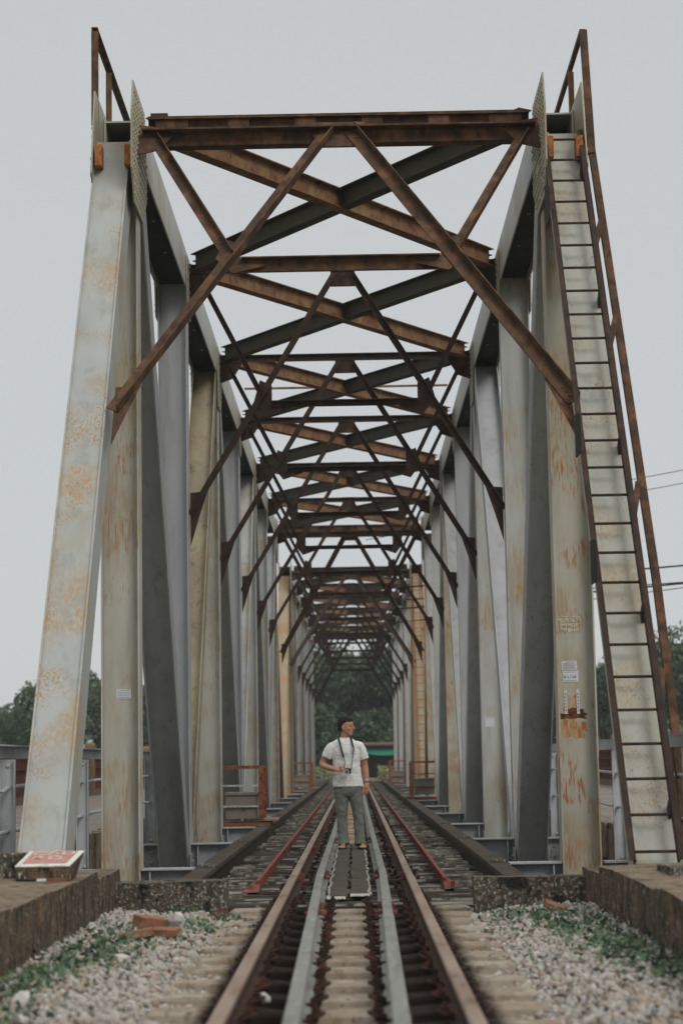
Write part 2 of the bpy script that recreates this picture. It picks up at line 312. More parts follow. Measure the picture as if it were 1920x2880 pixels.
def span(y0, label, mset, group, front=False):
    sp = empty('bridge_truss_span', (0, y0, 0), label, 'bridge span', group)
    Y = [y0+P*k for k in range(9)]
    M_.setdefault('dark_olive', M_['brace_dark'])  # spare alias of the dark olive paint
    def mt(key, k, sx): return mset.get((key, k, sx)) or mset.get((key, k)) or mset[key]
    for sx in (-1, 1):
        x = sx*XC
        # end posts
        for e_, (ya, yb, d) in enumerate(((Y[0], Y[1], 1), (Y[8], Y[7], -1))):
            mb = MB(); zc_ = lambda z: Vector((sx*2.345, (ya+d*(1.17+(z+.117-.45)/1.5+.175)), z)); pa = zc_(-1.1); pb = zc_(ZT-.34)
            # centre line chosen so that the web runs up from (15.6,.45)
            mb.beam(pa, pb, [(-.180, -.162, -.21, .21), (.162, .180, -.21, .21), (-.163, .163, .17, .19)], (0, -d, .7))
            mb.build('end_post', mt('endpost', e_, sx), sp)
        # verticals
        for k in range(1, 8):
            mb = MB(); mb.beam((x, Y[k], -.62), (x, Y[k], ZT-.24 if k in (1, 7) else ZT-.22), H(.390, .30, .016), (0, 1, 0))
            if k <= 3 and y0 < 20:
                mb.box(x-.178, x+.178, Y[k]-.0095, Y[k]-.0085, -.02, -.012)
            mb.build('vertical_post', mt('post', k, sx), sp)
        # diagonals
        for a, b in ((1, 2), (3, 2), (3, 4), (5, 4), (5, 6), (7, 6)):
            mb = MB(); d = 1 if b > a else -1
            mb.beam((x, Y[a]+d*.12, ZT-.10), (x, Y[b]-d*.05, ZB-.1), H(.382, .34, .016), (0, -d, -.7), cut0=.25, cut1=.1)
            mb.build('diagonal', mt('diag', min(a, b), sx), sp)
        # chords
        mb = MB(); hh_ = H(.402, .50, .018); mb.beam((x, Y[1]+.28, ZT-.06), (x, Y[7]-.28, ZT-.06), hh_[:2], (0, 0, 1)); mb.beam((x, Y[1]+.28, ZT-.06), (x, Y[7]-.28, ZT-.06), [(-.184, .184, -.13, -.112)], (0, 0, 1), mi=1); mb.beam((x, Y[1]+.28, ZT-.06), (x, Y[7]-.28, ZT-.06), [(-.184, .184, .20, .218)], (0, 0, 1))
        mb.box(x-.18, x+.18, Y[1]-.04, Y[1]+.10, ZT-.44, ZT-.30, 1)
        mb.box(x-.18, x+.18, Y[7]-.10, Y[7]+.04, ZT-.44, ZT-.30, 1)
        for k in range(1, 7):
            for j in range(3): mb.dome((x-sx*.05, Y[k]+1.5+j*1.5, ZT-.19), (0, 0, -1), .02)
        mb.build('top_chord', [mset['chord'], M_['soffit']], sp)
        mb = MB(); mb.beam((x, Y[0]-.3, ZB-.15), (x, Y[8]+.3, ZB-.15), H(.406, .44, .018), (0, 0, 1))
        mb.build('bottom_chord', M_['dim'], sp)
        # gussets
        for k in range(1, 8):
            for side in (-1, 1):
                if k in (1, 7):
                    d = 1 if k == 1 else -1
                    sh = [(Y[k]+d*a, b) for a, b in ((-.86, 7.02), (-.86, 7.62), (-.72, 7.98), (.38, 7.98), (.56, 7.50), (.56, 7.05), (.18, 6.72), (-.62, 6.72))]
                    if side == 1: sh = [(Y[k]+d*a, b) for a, b in ((-.70, 7.02), (-.40, 7.98), (.45, 7.98), (.55, 7.4), (.3, 6.75), (-.4, 6.75))]
                else:
                    hh = .34 if k % 2 == 0 else .52
                    sh = [(Y[k]-hh, ZT-.18), (Y[k]-hh, ZT+.1), (Y[k]+hh, ZT+.1), (Y[k]+hh, ZT-.18), (Y[k]+hh*.55, ZT-.40-hh*.9), (Y[k]-hh*.55, ZT-.40-hh*.9)]
                gusset(sp, sx, side, Y[k], ZT-.1, .5, .6, mset['gusset'], near=(k < 5 and y0 < 20), shape=sh)
        if front:
            for q in (-1, 1):
                mb = MB(); mb.box(x+q*.15-.035, x+q*.15+.035, Y[1]-.62, Y[1]-.45, ZT-.60, ZT-.38); mb.build('packing_block', M_['packing'], sp)
        for k in range(0, 9, 1):
            hh = .45
            sh = [(Y[k]-hh, -.12), (Y[k]+hh, -.12), (Y[k]+hh, -.9), (Y[k]-hh, -.9)]
            if k in (0, 8): sh = [(Y[k]-.5, -.1), (Y[k]+1.0, -.1), (Y[k]+1.0, -.95), (Y[k]-.5, -.95)]
            for side in (-1, 1): gusset(sp, sx, side, Y[k], -.5, .5, .5, M_['dim'], near=False, shape=sh)
        # small batten plates on the post flanges
        for k in range(1, 5):
            mb = MB(); mb.box(x-sx*.196, x-sx*.199, Y[k]-.10, Y[k]-.06, .72, 1.02)
            mb.build('flange_tab', M_['dirty'], sp)
    # cross beams
    for k in range(9):
        for sx in (-1, 1):
            if k == 0 and y0 < 20: continue
            mb = MB(); x0, x1 = sorted((sx*1.58, sx*2.105))
            mb.box(x0, x1, Y[k]-.13, Y[k]+.13, -.016, 0); mb.box(x0, x1, Y[k]-.008, Y[k]+.008, -.52, -.017); mb.box(x0, x1, Y[k]-.12, Y[k]+.12, -.54, -.521)
            mb.box(sx*2.02-.008, sx*2.02+.008, Y[k]-.11, Y[k]-.009, -.51, -.018)
            for j in range(5):
                mb.dome((sx*2.06, Y[k]-.009, -.1-.09*j), (0, -1, 0), .015); mb.dome((sx*1.95, Y[k]-.009, -.1-.09*j), (0, -1, 0), .015)
            for j in range(4): mb.dome((x0+.08+j*.11, Y[k]-.08, 0), (0, 0, 1), .017)
            mb.build('cross_beam_end', mset.get('beam', M_['blue']), sp)
        mb = MB(); mb.box(-2.09, 2.09, Y[k]-.12, Y[k]+.12, -.62, -.60); mb.box(-2.09, 2.09, Y[k]-.008, Y[k]+.008, -1.1, -.62)
        mb.build('cross_beam', M_['dim'], sp)
    for sx in (-1, 1):
        mb = MB(); x0, x1 = sorted((sx*1.36, sx*1.55)); 
        for k in range(8):
            mb.box(x0, x1, max(Y[k]+.01, 16.45), Y[k+1]-.01, -.035, .005+.004*(k % 2))
            for j in range(5): mb.box(x0+.01+j*.036, x0+.032+j*.036, Y[k+1]-.12-.02*(j % 2), Y[k+1]-.07+.03*(j % 3), .010, .035+.01*(j % 2), 1)
        mb.build('edge_plank', [M_['sidebeam'], M_['timber2']], sp)
        mb = MB(); x = sx*1.47; mb.box(x-.01, x+.01, max(Y[0], 17.4), Y[8], -.5, -.036); mb.box(x-.09, x+.09, max(17.4, Y[0]), Y[8], -.53, -.501)
        mb.build('stringer', M_['sidebeam'], sp)
        mb = MB(); x = sx*.53; mb.box(x-.01, x+.01, max(Y[0], 17.4), Y[8], -.9, -.415); mb.box(x-.10, x+.10, max(Y[0], 17.4), Y[8], -.414, -.39)
        mb.build('stringer', M_['sidebeam'], sp)
    # laterals between the chords
    for k in range(1, 7):
        for sx in (-1, 1):
            mb = MB(); z = ZT+.03 if sx == 1 else ZT+.036
            h, t, w = .12, .012, .085
            mb.beam((sx*1.98, Y[k+1]-.12, z), (-sx*1.98, Y[k]+.12, z), [(-w, w, h-t, h), (-w, w, -h, -h+t), (-t/2, t/2, -h+t+.001, h-t-.001)])
            mb.build('lateral_brace', M_['brace_brown'] if sx == 1 else M_['brace_dark'], sp)
    for k in range(1, 8):
        sway(sp, Y[k]-(.14 if k == 1 else -.14 if k == 7 else 0), 7.70 if k in (1, 7) else 7.79, {1: 1, 7: -1}.get(k, 0), k in (1, 7))
    return sp
m1 = dict(endpost=M_['endpost'], post=M_['steel'], diag=M_['dim'], chord=M_['steel'], gusset=steel('plate_paint', (.36, .36, .29), .52, .6, .66, .46), beam=M_['blue'])
m1[('endpost', 0, -1)] = M_['endpost']; m1[('endpost', 0, 1)] = M_['endpost_r']
m1[('post', 1, -1)] = M_['post_l']; m1[('post', 1, 1)] = M_['rstn']; m1[('post', 2, -1)] = M_['blue']; m1[('post', 2, 1)] = M_['steel']
m1[('diag', 2, -1)] = M_['dirty']; m1[('diag', 2, 1)] = M_['blue']; m1[('post', 3, -1)] = M_['post_l']; m1[('post', 3, 1)] = M_['steel']
m1[('post', 4, -1)] = M_['blue']; m1[('post', 4, 1)] = M_['blue']; m1[('diag', 4, -1)] = M_['steel']; m1[('post', 5, 1)] = M_['rstn']
m1[('endpost', 1)] = M_['orange']; m1[('post', 7)] = M_['rstn']
m2 = dict(endpost=M_['orange'], post=M_['steel'], diag=M_['dim'], chord=M_['steel'], gusset=M_['rstn'], beam=M_['blue'])
m2[('post', 1)] = M_['orange']; m2[('post', 2)] = M_['rstn']
Y0 = 14.23; Y1 = 63.78
span(Y0, 'nearer grey steel truss span with ladder-fronted end post and brown cross bracing', m1, 'railway bridge spans', True)
span(Y1, 'farther steel truss span, its first posts stained orange by rust, ending at the trees', m2, 'railway bridge spans')
# ------------------------------------------------------------------ ladders and handrails on the end posts
def epf(y, off, y0=Y0):       # point on the front of the end post at distance off in front of it
    z = .45+1.5*(y-y0-1.17); return Vector((0, y-off*.832, z+off*.555))
def ladder(y0, x0, x1, ya, yb, label, group, mt):
    base = epf(ya, .0, y0); L = empty('ladder', (x0, ya, base.z), label, 'ladder', group)
    a, b = epf(ya, .12, y0), epf(yb, .12, y0); nrm = Vector((0, -.832, .555))
    for x, s in ((x0, 1), (x1, -1)):
        mb = MB(); mb.beam(a+Vector((x, 0, 0)), b+Vector((x, 0, 0)), [(-.005, .005, -.04, .05), ] , tuple(nrm))
        mb.beam(a+Vector((x, 0, 0)), b+Vector((x, 0, 0)), [(.006 if s < 0 else -.046, .046 if s < 0 else -.006, .042, .05)], tuple(nrm))
        mb.build('stile', mt, L)
    n = int((b-a).length/.327)
    for i in range(n+1):
        q = a+(b-a)*((i+.3)/(n+.6)); mb = MB()
        mb.tube([q+Vector((x0+.005, 0, 0)), q+Vector((x1-.005, 0, 0))], .0125, 6); mb.build('rung', mt, L)
    for i in range(5):
        q = epf(ya+(yb-ya)*(.06+.22*i), .0, y0)
        for x in (x0, x1):
            mb = MB(); mb.beam(q+Vector((x, 0, 0))-nrm*.02, q+Vector((x, 0, 0))+nrm*.10, [(-.012, .012, -.05, .05)], (0, .555, .832)); mb.build('standoff_bracket', mt, L)
    return L
lad = ladder(Y0, 2.13, 2.46, 15.22, 20.0, 'rusty brown steel ladder climbing the front end post at right', 'ladders on the end posts', M_['darkrust'])
ladder(Y1, 2.10, 2.46, 64.9, 69.6, 'distant orange rusty ladder on the second span end post', 'ladders on the end posts', M_['orangeblock'])
def poly_rail(name, pts, w, mt, parent, wall=.011):
    mb = MB()
    for a, b in zip(pts[:-1], pts[1:]): mb.beam(a, b, [(-w/2, w/2, -wall/2, wall/2), (-w/2, -w/2+wall, wall/2+.001, w)], (1, 0, 0))
    return mb.build(name, mt, parent)
hr = empty('handrail', (2.7, 16.4, .6), 'long rusty brown handrail sloping up beside the ladder', 'handrail', 'handrails of the end posts')
poly_rail('rail', [(2.72, 16.42, .05), (2.70, 16.70, 1.15), (2.70, 17.45, 2.51), (2.66, 18.55, 4.48), (2.62, 20.3, 7.35)], .065, M_['rust'], hr)
poly_rail('rail', [(2.61, 20.25, 7.3), (2.60, 20.55, 8.75)], .07, M_['rust'], hr)
poly_rail('rail', [(2.60, 20.55, 8.75), (2.60, 24.6, 8.74)], .055, M_['rust'], hr)
poly_rail('upright', [(2.59, 21.65, 8.70), (2.59, 21.65, 7.8)], .06, M_['rust'], hr)
poly_rail('upright', [(2.59, 24.3, 8.70), (2.59, 24.3, 7.8)], .06, M_['rust'], hr)
for y, z in ((16.3, 1.75), (17.5, 3.5), (18.7, 5.3), (19.5, 6.5)):
    mb = MB(); yr = {16.3: 16.95, 17.5: 17.95, 18.7: 19.0, 19.5: 19.75}[y]
    mb.bar((2.50, y-.2, z-.5), (2.67, yr, z), .05, .05); mb.build('stay', M_['rust'], hr)
hl = empty('handrail', (-2.6, 20.2, 7.9), 'short rusty handrail standing up above the left end post', 'handrail', 'handrails of the end posts')
poly_rail('upright', [(-2.58, 20.22, 7.70), (-2.58, 20.22, 8.72)], .07, M_['rust'], hl)
poly_rail('rail', [(-2.58, 20.20, 8.74), (-2.58, 25.4, 8.74)], .06, M_['rust'], hl)
poly_rail('upright', [(-2.58, 21.45, 7.8), (-2.58, 21.45, 8.70)], .06, M_['rust'], hl)
poly_rail('upright', [(-2.58, 25.3, 7.8), (-2.58, 25.3, 8.70)], .06, M_['rust'], hl)
# a cross rail frame far up on top of the truss
fr = empty('cross_handrail', (0, 38.67, 7.95), 'thin rusty gate-shaped rail spanning the top of the truss', 'handrail')
_z = 8.33
for x in (-1.85, 1.85):
    mb = MB(); mb.bar((x, 38.67, 7.6), (x, 38.67, _z), .055); mb.build('upright', M_['brace_brown'], fr)
mb = MB(); mb.box(-2.0, 2.0, 38.64, 38.70, _z, _z+.035); mb.build('rail', M_['brace_brown'], fr)
# black brackets on the inside of the right end post
for i, (y, z, tx) in enumerate(((19.10, 6.45, 'top'), (17.14, 3.83, 'middle'), (16.31, 2.63, 'lowest'))):
    mb = MB(); mb.box(2.015, 2.06, y-.05, y-.035, z-.16, z+.16); mb.box(2.05, 2.065, y-.034, y+.30, z-.16, z+.16)
    mb.tube([(2.04, y-.035, z+.16), (2.04, y+.03, z+.16)], .024, 10)
    tag(mb.build('cable_bracket', M_['blackbracket'], None, loc=(2.04, y, z-.2)), '%s of the three black steel brackets left of the near ladder' % tx, 'bracket', 'black brackets by the ladder')
# ------------------------------------------------------------------ track
def guard_x(y):
    pts = ((3, .205), (8.3, .225), (19, .295), (30, .28), (400, .28))
    for (a, b), (c, d) in zip(pts[:-1], pts[1:]):
        if y <= c: return b+(d-b)*(y-a)/(c-a)
    return .28
PROF = [(-.055, -.145), (-.055, -.136), (-.010, -.120), (-.008, -.040), (-.032, -.030), (-.033, -.006), (-.026, 0), (.026, 0), (.033, -.006), (.032, -.030), (.008, -.040), (.010, -.120), (.055, -.136), (.055, -.145)]
def rail(name, xf, sgn, ztop, mats, label, group, sc=1.0):
    ys = [2]+[3+i*2.0 for i in range(0, 15)]+[34+4*i for i in range(0, 26)]+[150, 200]
    mb = MB(); n = len(PROF); rings = []
    for y in ys:
        x = sgn*xf(y); rings.append([(x+px*sc, y, ztop+pz) for px, pz in PROF])
    vs = [v for r_ in rings for v in r_]; n0 = 0
    for i in range(len(rings)-1):
        for k in range(n):
            fa = (i*n+k, i*n+(k+1) % n, (i+1)*n+(k+1) % n, (i+1)*n+k); mb.f.append(fa); mb.mi.append(0 if 4 <= k <= 8 or (k in (5, 7)) else 1)
        n0 += 1
    mb.v += vs; mb.f.append(tuple(range(n))); mb.mi.append(1)
    root = empty(name, (sgn*xf(10), 2, ztop-.145), label, 'rail', group)
    mb.build('rail_bar', mats, root)
    return root
rr = {}
for s, nm in ((-1, 'left'), (1, 'right')):
    rr[('run', s)] = rail('running_rail', lambda y: .533, s, 0, [M_['railbrown'], M_['railside']], 'outer brown worn running rail on the %s side of the track' % nm, 'rails of the track', 1.05)
    rr[('guard', s)] = rail('guard_rail', guard_x, s, -.005, [M_['railgrey'], M_['railgrey']], 'inner grey guard rail on the %s of the matting' % nm, 'rails of the track', 1.08)
def fish(parent, x, y, L=.34):
    for s in (-1, 1):
        mb = MB(); mb.box(*(sorted((x+s*.012, x+s*.034))), y-L/2, y+L/2, -.115, -.045)
        for j in range(3): mb.box(*(sorted((x+s*.034, x+s*.066))), y-.13+j*.11, y-.09+j*.11, -.10, -.06)
        mb.box(*(sorted((x+s*.03, x+s*.085))), y-L*.4, y+L*.1, -.135, -.118)
        mb.build('joint_bar', M_['red'], parent)
for s in (-1, 1):
    for y in (19.9, 26.0, 34.0, 46.0): fish(rr[('run', s)], s*.533, y, .3)
    for y in (15.8, 20.4, 29.0): fish(rr[('guard', s)], s*guard_x(y), y, .42)
# red guard angles outside the rails
for s, nm in ((-1, 'left'), (1, 'right')):
    root = empty('guard_angle', (s*.9, 18.7, -.15), 'long faded red steel guard angle outside the %s running rail' % nm, 'guard angle', 'red guard angles')
    mb = MB(); x = s*.88
    mb.box(x-.006, x+.006, 19.0, 112, -.150, -.07)
    mb.box(x-.018, x+.018, 19.0, 112, -.069, -.06)
    for i in range(150):
        y = 19.1+i*.21; mb.box(*sorted((x-s*.007, x-s*.022)), y, y+.045, -.145, -.075)
    mb.build('angle_bar', M_['red'], root)
    mb = MB(); mb.add([(x-s*.02, 19.2, -.062), (x+s*.02, 19.2, -.062), (x-s*.02, 18.7, -.152), (x+s*.14, 18.7, -.152), (x+s*.14, 19.1, -.152), (x-s*.02, 19.2, -.152)], [(0, 2, 3, 4, 1), (0, 5, 2), (1, 4, 5, 0), (2, 5, 4, 3)])
    mb.box(x+s*.06-.02, x+s*.06+.02, 18.82, 18.86, -.14, -.09)
    mb.build('end_plate', M_['red'], root)
# concrete sleepers
def stained(m):      # rust wash from rails and clips, darkened with the painted shade of the troughs
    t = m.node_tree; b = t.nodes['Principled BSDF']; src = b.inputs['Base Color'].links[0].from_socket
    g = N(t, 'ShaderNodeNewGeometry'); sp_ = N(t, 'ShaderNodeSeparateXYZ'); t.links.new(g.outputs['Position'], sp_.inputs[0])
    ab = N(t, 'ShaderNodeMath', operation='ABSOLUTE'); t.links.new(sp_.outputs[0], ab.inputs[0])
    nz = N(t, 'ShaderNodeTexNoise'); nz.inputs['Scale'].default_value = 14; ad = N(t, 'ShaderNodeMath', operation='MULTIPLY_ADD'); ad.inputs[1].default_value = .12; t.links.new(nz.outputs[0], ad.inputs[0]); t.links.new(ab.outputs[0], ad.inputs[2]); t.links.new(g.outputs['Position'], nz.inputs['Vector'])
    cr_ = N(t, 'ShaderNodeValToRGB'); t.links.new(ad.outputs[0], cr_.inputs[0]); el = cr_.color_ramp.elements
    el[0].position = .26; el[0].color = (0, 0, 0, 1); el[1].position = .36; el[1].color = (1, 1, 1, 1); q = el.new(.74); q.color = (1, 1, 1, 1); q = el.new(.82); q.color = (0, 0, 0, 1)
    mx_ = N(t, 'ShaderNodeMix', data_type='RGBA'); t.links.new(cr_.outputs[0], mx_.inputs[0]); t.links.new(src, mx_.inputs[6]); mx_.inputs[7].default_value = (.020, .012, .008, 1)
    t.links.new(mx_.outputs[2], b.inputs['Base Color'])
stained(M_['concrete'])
def prof_sleeper():
    mb = MB(); rings = []
    for x, hw, zt in ((-.98, .10, -.165), (-.95, .12, -.155), (-.60, .125, -.150), (-.30, .125, -.172), (.30, .125, -.172), (.60, .125, -.150), (.95, .12, -.155), (.98, .10, -.165)):
        j = lambda: random.uniform(-.004, .004)
        rings.append([(x, -hw-.03+j(), -.34), (x, -hw+j(), zt-.012), (x, -hw+.012, zt+j()), (x, hw-.012, zt+j()), (x, hw+j(), zt-.012), (x, hw+.03, -.34)])
    mb.loft(rings); return mb
def clip_mb(x, s):
    mb = MB(); mb.box(x+s*.03-.05, x+s*.03+.06, -.06, .06, -.152, -.135)
    mb.tube([(x+s*.04, -.05, -.125), (x+s*.10, -.05, -.105), (x+s*.12, 0, -.10), (x+s*.10, .05, -.105), (x+s*.04, .05, -.125)], .012, 6)
    mb.tube([(x+s*.085, 0, -.14), (x+s*.085, 0, -.06)], .013, 6)
    mb.box(x+s*.085-.022, x+s*.085+.022, -.022, .022, -.10, -.078); return mb
M_['clip'] = mat('rusty_clip', (.028, .015, .011), .9, (((.09, .034, .022), 12, (1, 1, 1), .5, .62, 5),))
sl_meshes = [prof_sleeper() for _ in range(3)]
proto = []
for v in range(3):
    root = empty('concrete_sleeper', (0, 0, 0), 'worn concrete sleeper bedded in pale ballast before the bridge', 'sleeper', 'concrete sleepers in front of the bridge')
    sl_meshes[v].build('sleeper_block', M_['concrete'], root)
    for x in (-.533, .533):
        for s in (-1, 1): clip_mb(x, s).build('rail_clip', M_['clip'], root)
    for x in (-.225, .225): clip_mb(x, 1 if x < 0 else -1).build('rail_clip', M_['clip'], root)
    proto.append(root)
def copy_tree(o, parent=None):
    c = o.copy(); COL.objects.link(c); c.parent = parent
    for ch in list(o.children): copy_tree(ch, c)
    return c
n = 0
SL_Y = [16.62-.665*i for i in range(19)]
for i, y in enumerate(SL_Y):
    o = proto[i] if i < 3 else copy_tree(proto[i % 3])
    o.location = (random.uniform(-.012, .012), y+random.uniform(-.012, .012), random.uniform(-.006, .006)); o.rotation_euler.z = random.uniform(-.006, .006)
# timber sleepers on the bridge
def timber(v):
    rnd = random.Random(v); mb = MB(); rings = []; n = 14
    x0, x1 = -1.30-rnd.random()*.06, 1.30+rnd.random()*.06
    for i in range(n+1):
        x = x0+(x1-x0)*i/n; j = lambda a=.008: rnd.uniform(-a, a)
        rings.append([(x, -.105+j(), -.38), (x, -.112+j(.004), -.170+j(.006)), (x, -.10+j(.004), -.150+j(.006)), (x, .10+j(), -.150+j(.006)), (x, .11+j(), -.165+j(.005)), (x, .105+j(), -.38)])
    mb.loft(rings); mb.mi = [3 if (i % 6) == 1 and i < 6*n else 0 for i in range(len(mb.f))]
    for s in (-1, 1):       # ragged lichened blocks and hook bolts on the ends
        for k in range(rnd.randint(1, 3)):
            x = s*(1.0+rnd.random()*.26); y = rnd.uniform(-.10, .08); w = rnd.uniform(.10, .24)
            mb.box(x-w/2, x+w/2, y-.03, y+rnd.uniform(.02, .05), -.149, -.149+rnd.uniform(.010, .032), 1)
        for x in (.533-.10, .533+.10): mb.box(s*x-.018, s*x+.018, -.02, .02, -.149, -.118, 2)
    return mb.build('timber_sleeper', [M_['timber'], M_['timber2'], M_['clip'], M_['tedge']], None, loc=(0, 0, 0))
tv = [timber(i) for i in range(7)]
ty = 17.15; i = 0
while ty < 112.6:
    o = tv[i] if i < 7 else tv[i % 7].copy()
    if i >= 7: COL.objects.link(o)
    tag(o, 'dark weathered timber sleeper lying across the bridge deck under the rails', 'sleeper', 'timber sleepers on the bridge deck')
    o.location = (random.uniform(-.03, .03), ty, random.uniform(-.022, .010)); o.rotation_euler.z = random.uniform(-.012, .012)
    ty += .43+random.uniform(-.03, .03); i += 1
# walkway: two strips of matting, then boards
for s, nm in ((-1, 'left'), (1, 'right')):
    y = 17.3+(.1 if s > 0 else 0); k = 0
    root = empty('walkway_mat', (s*.09, y, -.13), '%s of the two brown frayed mats laid between the grey guard rails' % nm, 'mat', 'walkway mats')
    mb = MB(); fy = MB(); segs = []
    for q in range(40):
        yy = y+q*.28; wob = .008*math.sin(q*1.3+s)+random.uniform(-.004, .004); zz = -.118+.008*math.sin(q*.9+s*2)+(.012 if q % 7 == 0 else 0)
        cx = -.02+wob; a, b = (cx-.178, cx-.018) if s < 0 else (cx+.012, cx+.178)
        if q == 0: a, b = a-.004, b+.002
        segs.append((yy, a, b, zz))
    for i_ in range(len(segs)-1):
        (ya, a0, b0, z0), (yb, a1, b1, z1) = segs[i_], segs[i_+1]
        mb.add([(a0, ya, z0), (b0, ya, z0), (b1, yb, z1), (a1, yb, z1), (a0, ya, z0-.014), (b0, ya, z0-.014), (b1, yb, z1-.014), (a1, yb, z1-.014)],
               [(0, 1, 2, 3), (7, 6, 5, 4), (0, 4, 5, 1), (2, 6, 7, 3), (1, 5, 6, 2), (3, 7, 4, 0)])
        e0, e1 = (a0, a1) if s < 0 else (b0, b1)
        for j in range(9):
            t = j/9; xx = e0+(e1-e0)*t; yj = ya+(yb-ya)*t
            fy.bar((xx+s*-.002, yj, z0+.004), (xx+s*random.uniform(.004, .018), yj+random.uniform(-.01, .01), z0-random.uniform(0, .012)), .016, .006)
    a, b = segs[0][1:3]
    for j in range(int((b-a)/.0095)):
        x = a+j*.0095; fy.bar((x, y+.01, segs[0][3]+.003), (x+random.uniform(-.003, .003), y-random.uniform(.04, .08), segs[0][3]-.012), .008, .006)
    mb.build('mat_strip', M_['matting'], root); fy.build('frayed_edge', M_['fray'], root)
yb = 28.6; i = 0
while yb < 60:
    mb = MB(); L = random.uniform(1.6, 2.6); sx = random.uniform(-.01, .01)
    mb.box(-.17+sx, .15+sx, yb, yb+L-.05, -.146, -.118+.006*(i % 3)); mb.box(-.17+sx, .15+sx, yb+L*.5, yb+L*.5+.1, -.111, -.09)
    tag(mb.build('walkway_board', M_['board'], None, loc=(0, yb, -.146)), 'pale bare wooden board laid between the guard rails behind the man', 'board', 'walkway boards behind the man')
    yb += L; i += 1
# ------------------------------------------------------------------ refuge platforms
def refuge(y, s, label, main=True, big=True):
    root = empty('refuge_platform', (s*1.7, y, 0), label, 'platform', 'refuge platforms beside the track')
    xi, xo = s*1.47, s*2.16
    def bx(a, b, *r_): return (min(a, b), max(a, b), *r_)
    mb = MB(); mb.box(*bx(xi-s*.10, xo, y-.06, y+.9, -.07, .045)); mb.build('edge_beam', M_['orangeblock'], root)
    mb = MB(); mb.box(*bx(xi+s*.12, xo-s*.05, y+.0, y+.75, .11, .50)); mb.box(*bx(xi+s*.08, xo-s*.04, y-.03, y+.78, .501, .54)); mb.build('concrete_box', M_['slab'], root)
    mb = MB(); mb.box(*bx(xi-s*.22, xi+s*.1, y-.03, y+.85, .07, .10)); mb.build('step_board', M_['board'], root)
    for yy in (y-.03, y+.8):
        mb = MB(); mb.box(*bx(xi, xi+s*.09, yy-.03, yy+.03, .10, .98)); mb.build('upright', M_['redrust'], root)
    mb = MB(); mb.box(*bx(xi, xo, y-.05, y+.0, .93, .985)); mb.box(*bx(xi, xi+s*.05, y+.001, y+.8, .935, .98)); mb.build('top_rail', M_['redrust'], root)
    for z in (.64, .30):
        mb = MB(); mb.box(*bx(xi, xo, y-.055, y-.03, z, z+.03)); mb.build('mid_rail', M_['fray'] if main else M_['redrust'], root)
    return root
refuge(33.4, -1, 'nearest red-railed refuge platform with grey concrete box, left of the track')
refuge(71.0, -1, 'far left red-railed refuge platform with reddish box beside the track', False)
refuge(52.6, 1, 'right-hand rusty refuge platform with dark handrail beyond the man', False)
refuge(86, 1, 'smallest and farthest refuge platform on the right of the track', False)
# ------------------------------------------------------------------ side lanes, railings, fences
def lane(s, nm):
    mb = MB(); x0, x1 = sorted((s*2.98, s*7.2)); mb.box(x0, x1, 16.4, 113.5, .02, .25)
    # ragged broken kerb along the inner edge
    kb = MB(); y = 16.4
    while y < 60:
        L = random.uniform(.25, .6); d = random.uniform(0, .06)
        kb.box(*sorted((s*(2.90+d), s*3.05)), y, y+L, -.10-random.uniform(0, .12), .262+random.uniform(-.01, .02)); y += L
    root = empty('side_lane', (s*5, 16.4, 0), '%s-hand concrete side lane with a broken kerb beside the truss' % nm, 'lane', 'side lanes'); 
    root['kind'] = 'structure'
    mb.build('deck_slab', M_['slab'], root); kb.build('broken_kerb', M_['walltop'], root)
    for k in range(0, 17):
        y = 14.23+6.11*k if k < 9 else 63.78+6.11*(k-8)
        b = MB(); a0, a1 = sorted((s*2.53, s*3.6)); b.box(a0, a1, y-.09, y+.09, -.02, .0); b.box(a0, a1, y-.01, y+.01, -.7, -.02)
        for i in range(4):
            for j in range(2): b.dome((s*(2.64+j*.16), y-.01, -.12-.13*i), (0, -1, 0), .022)
        b.build('bracket', M_['dim'], root)
lane(-1, 'left'); lane(1, 'right')
def railing(s, nm):
    root = empty('lane_railing', (s*2.72, 15.5, -.2), 'grey painted pipe railing between the truss and the %s lane' % nm, 'railing', 'railings of the side lanes')
    X = s*2.72; ys = [16.05+2.2*i for i in range(44)]
    mb = MB(); mb.box(X-.05, X+.05, 15.0, 112, 1.205, 1.215); mb.box(X-.045, X-.037, 15.0, 112, 1.11, 1.204); mb.build('top_rail', M_['railpaint'], root)
    for z, zz in ((.88, 1), (.54, 2)):
        mb = MB(); pts = []
        for y in [14.6]+ys:
            pts.append((X+.01*math.sin(y*2+zz), y, z+.012*math.sin(y*1.7+zz))); pts.append((X+random.uniform(-.02, .02), y+1.1, z-random.uniform(-.01, .03)))
        mb.tube(pts, .016, 6); mb.build('pipe', M_['railpaint'], root)
    for y in ys:
        mb = MB(); mb.box(X-.06, X+.06, y-.005, y+.005, -.35, 1.10); mb.box(X-.062, X-.052, y-.05, y-.006, -.35, 1.10); mb.box(X+.052, X+.062, y-.05, y-.006, -.35, 1.10)
        if y < 30:
            for i in range(3): mb.dome((X+.02, y-.006, .02-.13*i), (0, -1, 0), .024)
            mb.dome((X, y-.006, 1.05), (0, -1, 0), .02)
        mb.build('post', M_['railpaint'], root)
railing(-1, 'left'); railing(1, 'right')
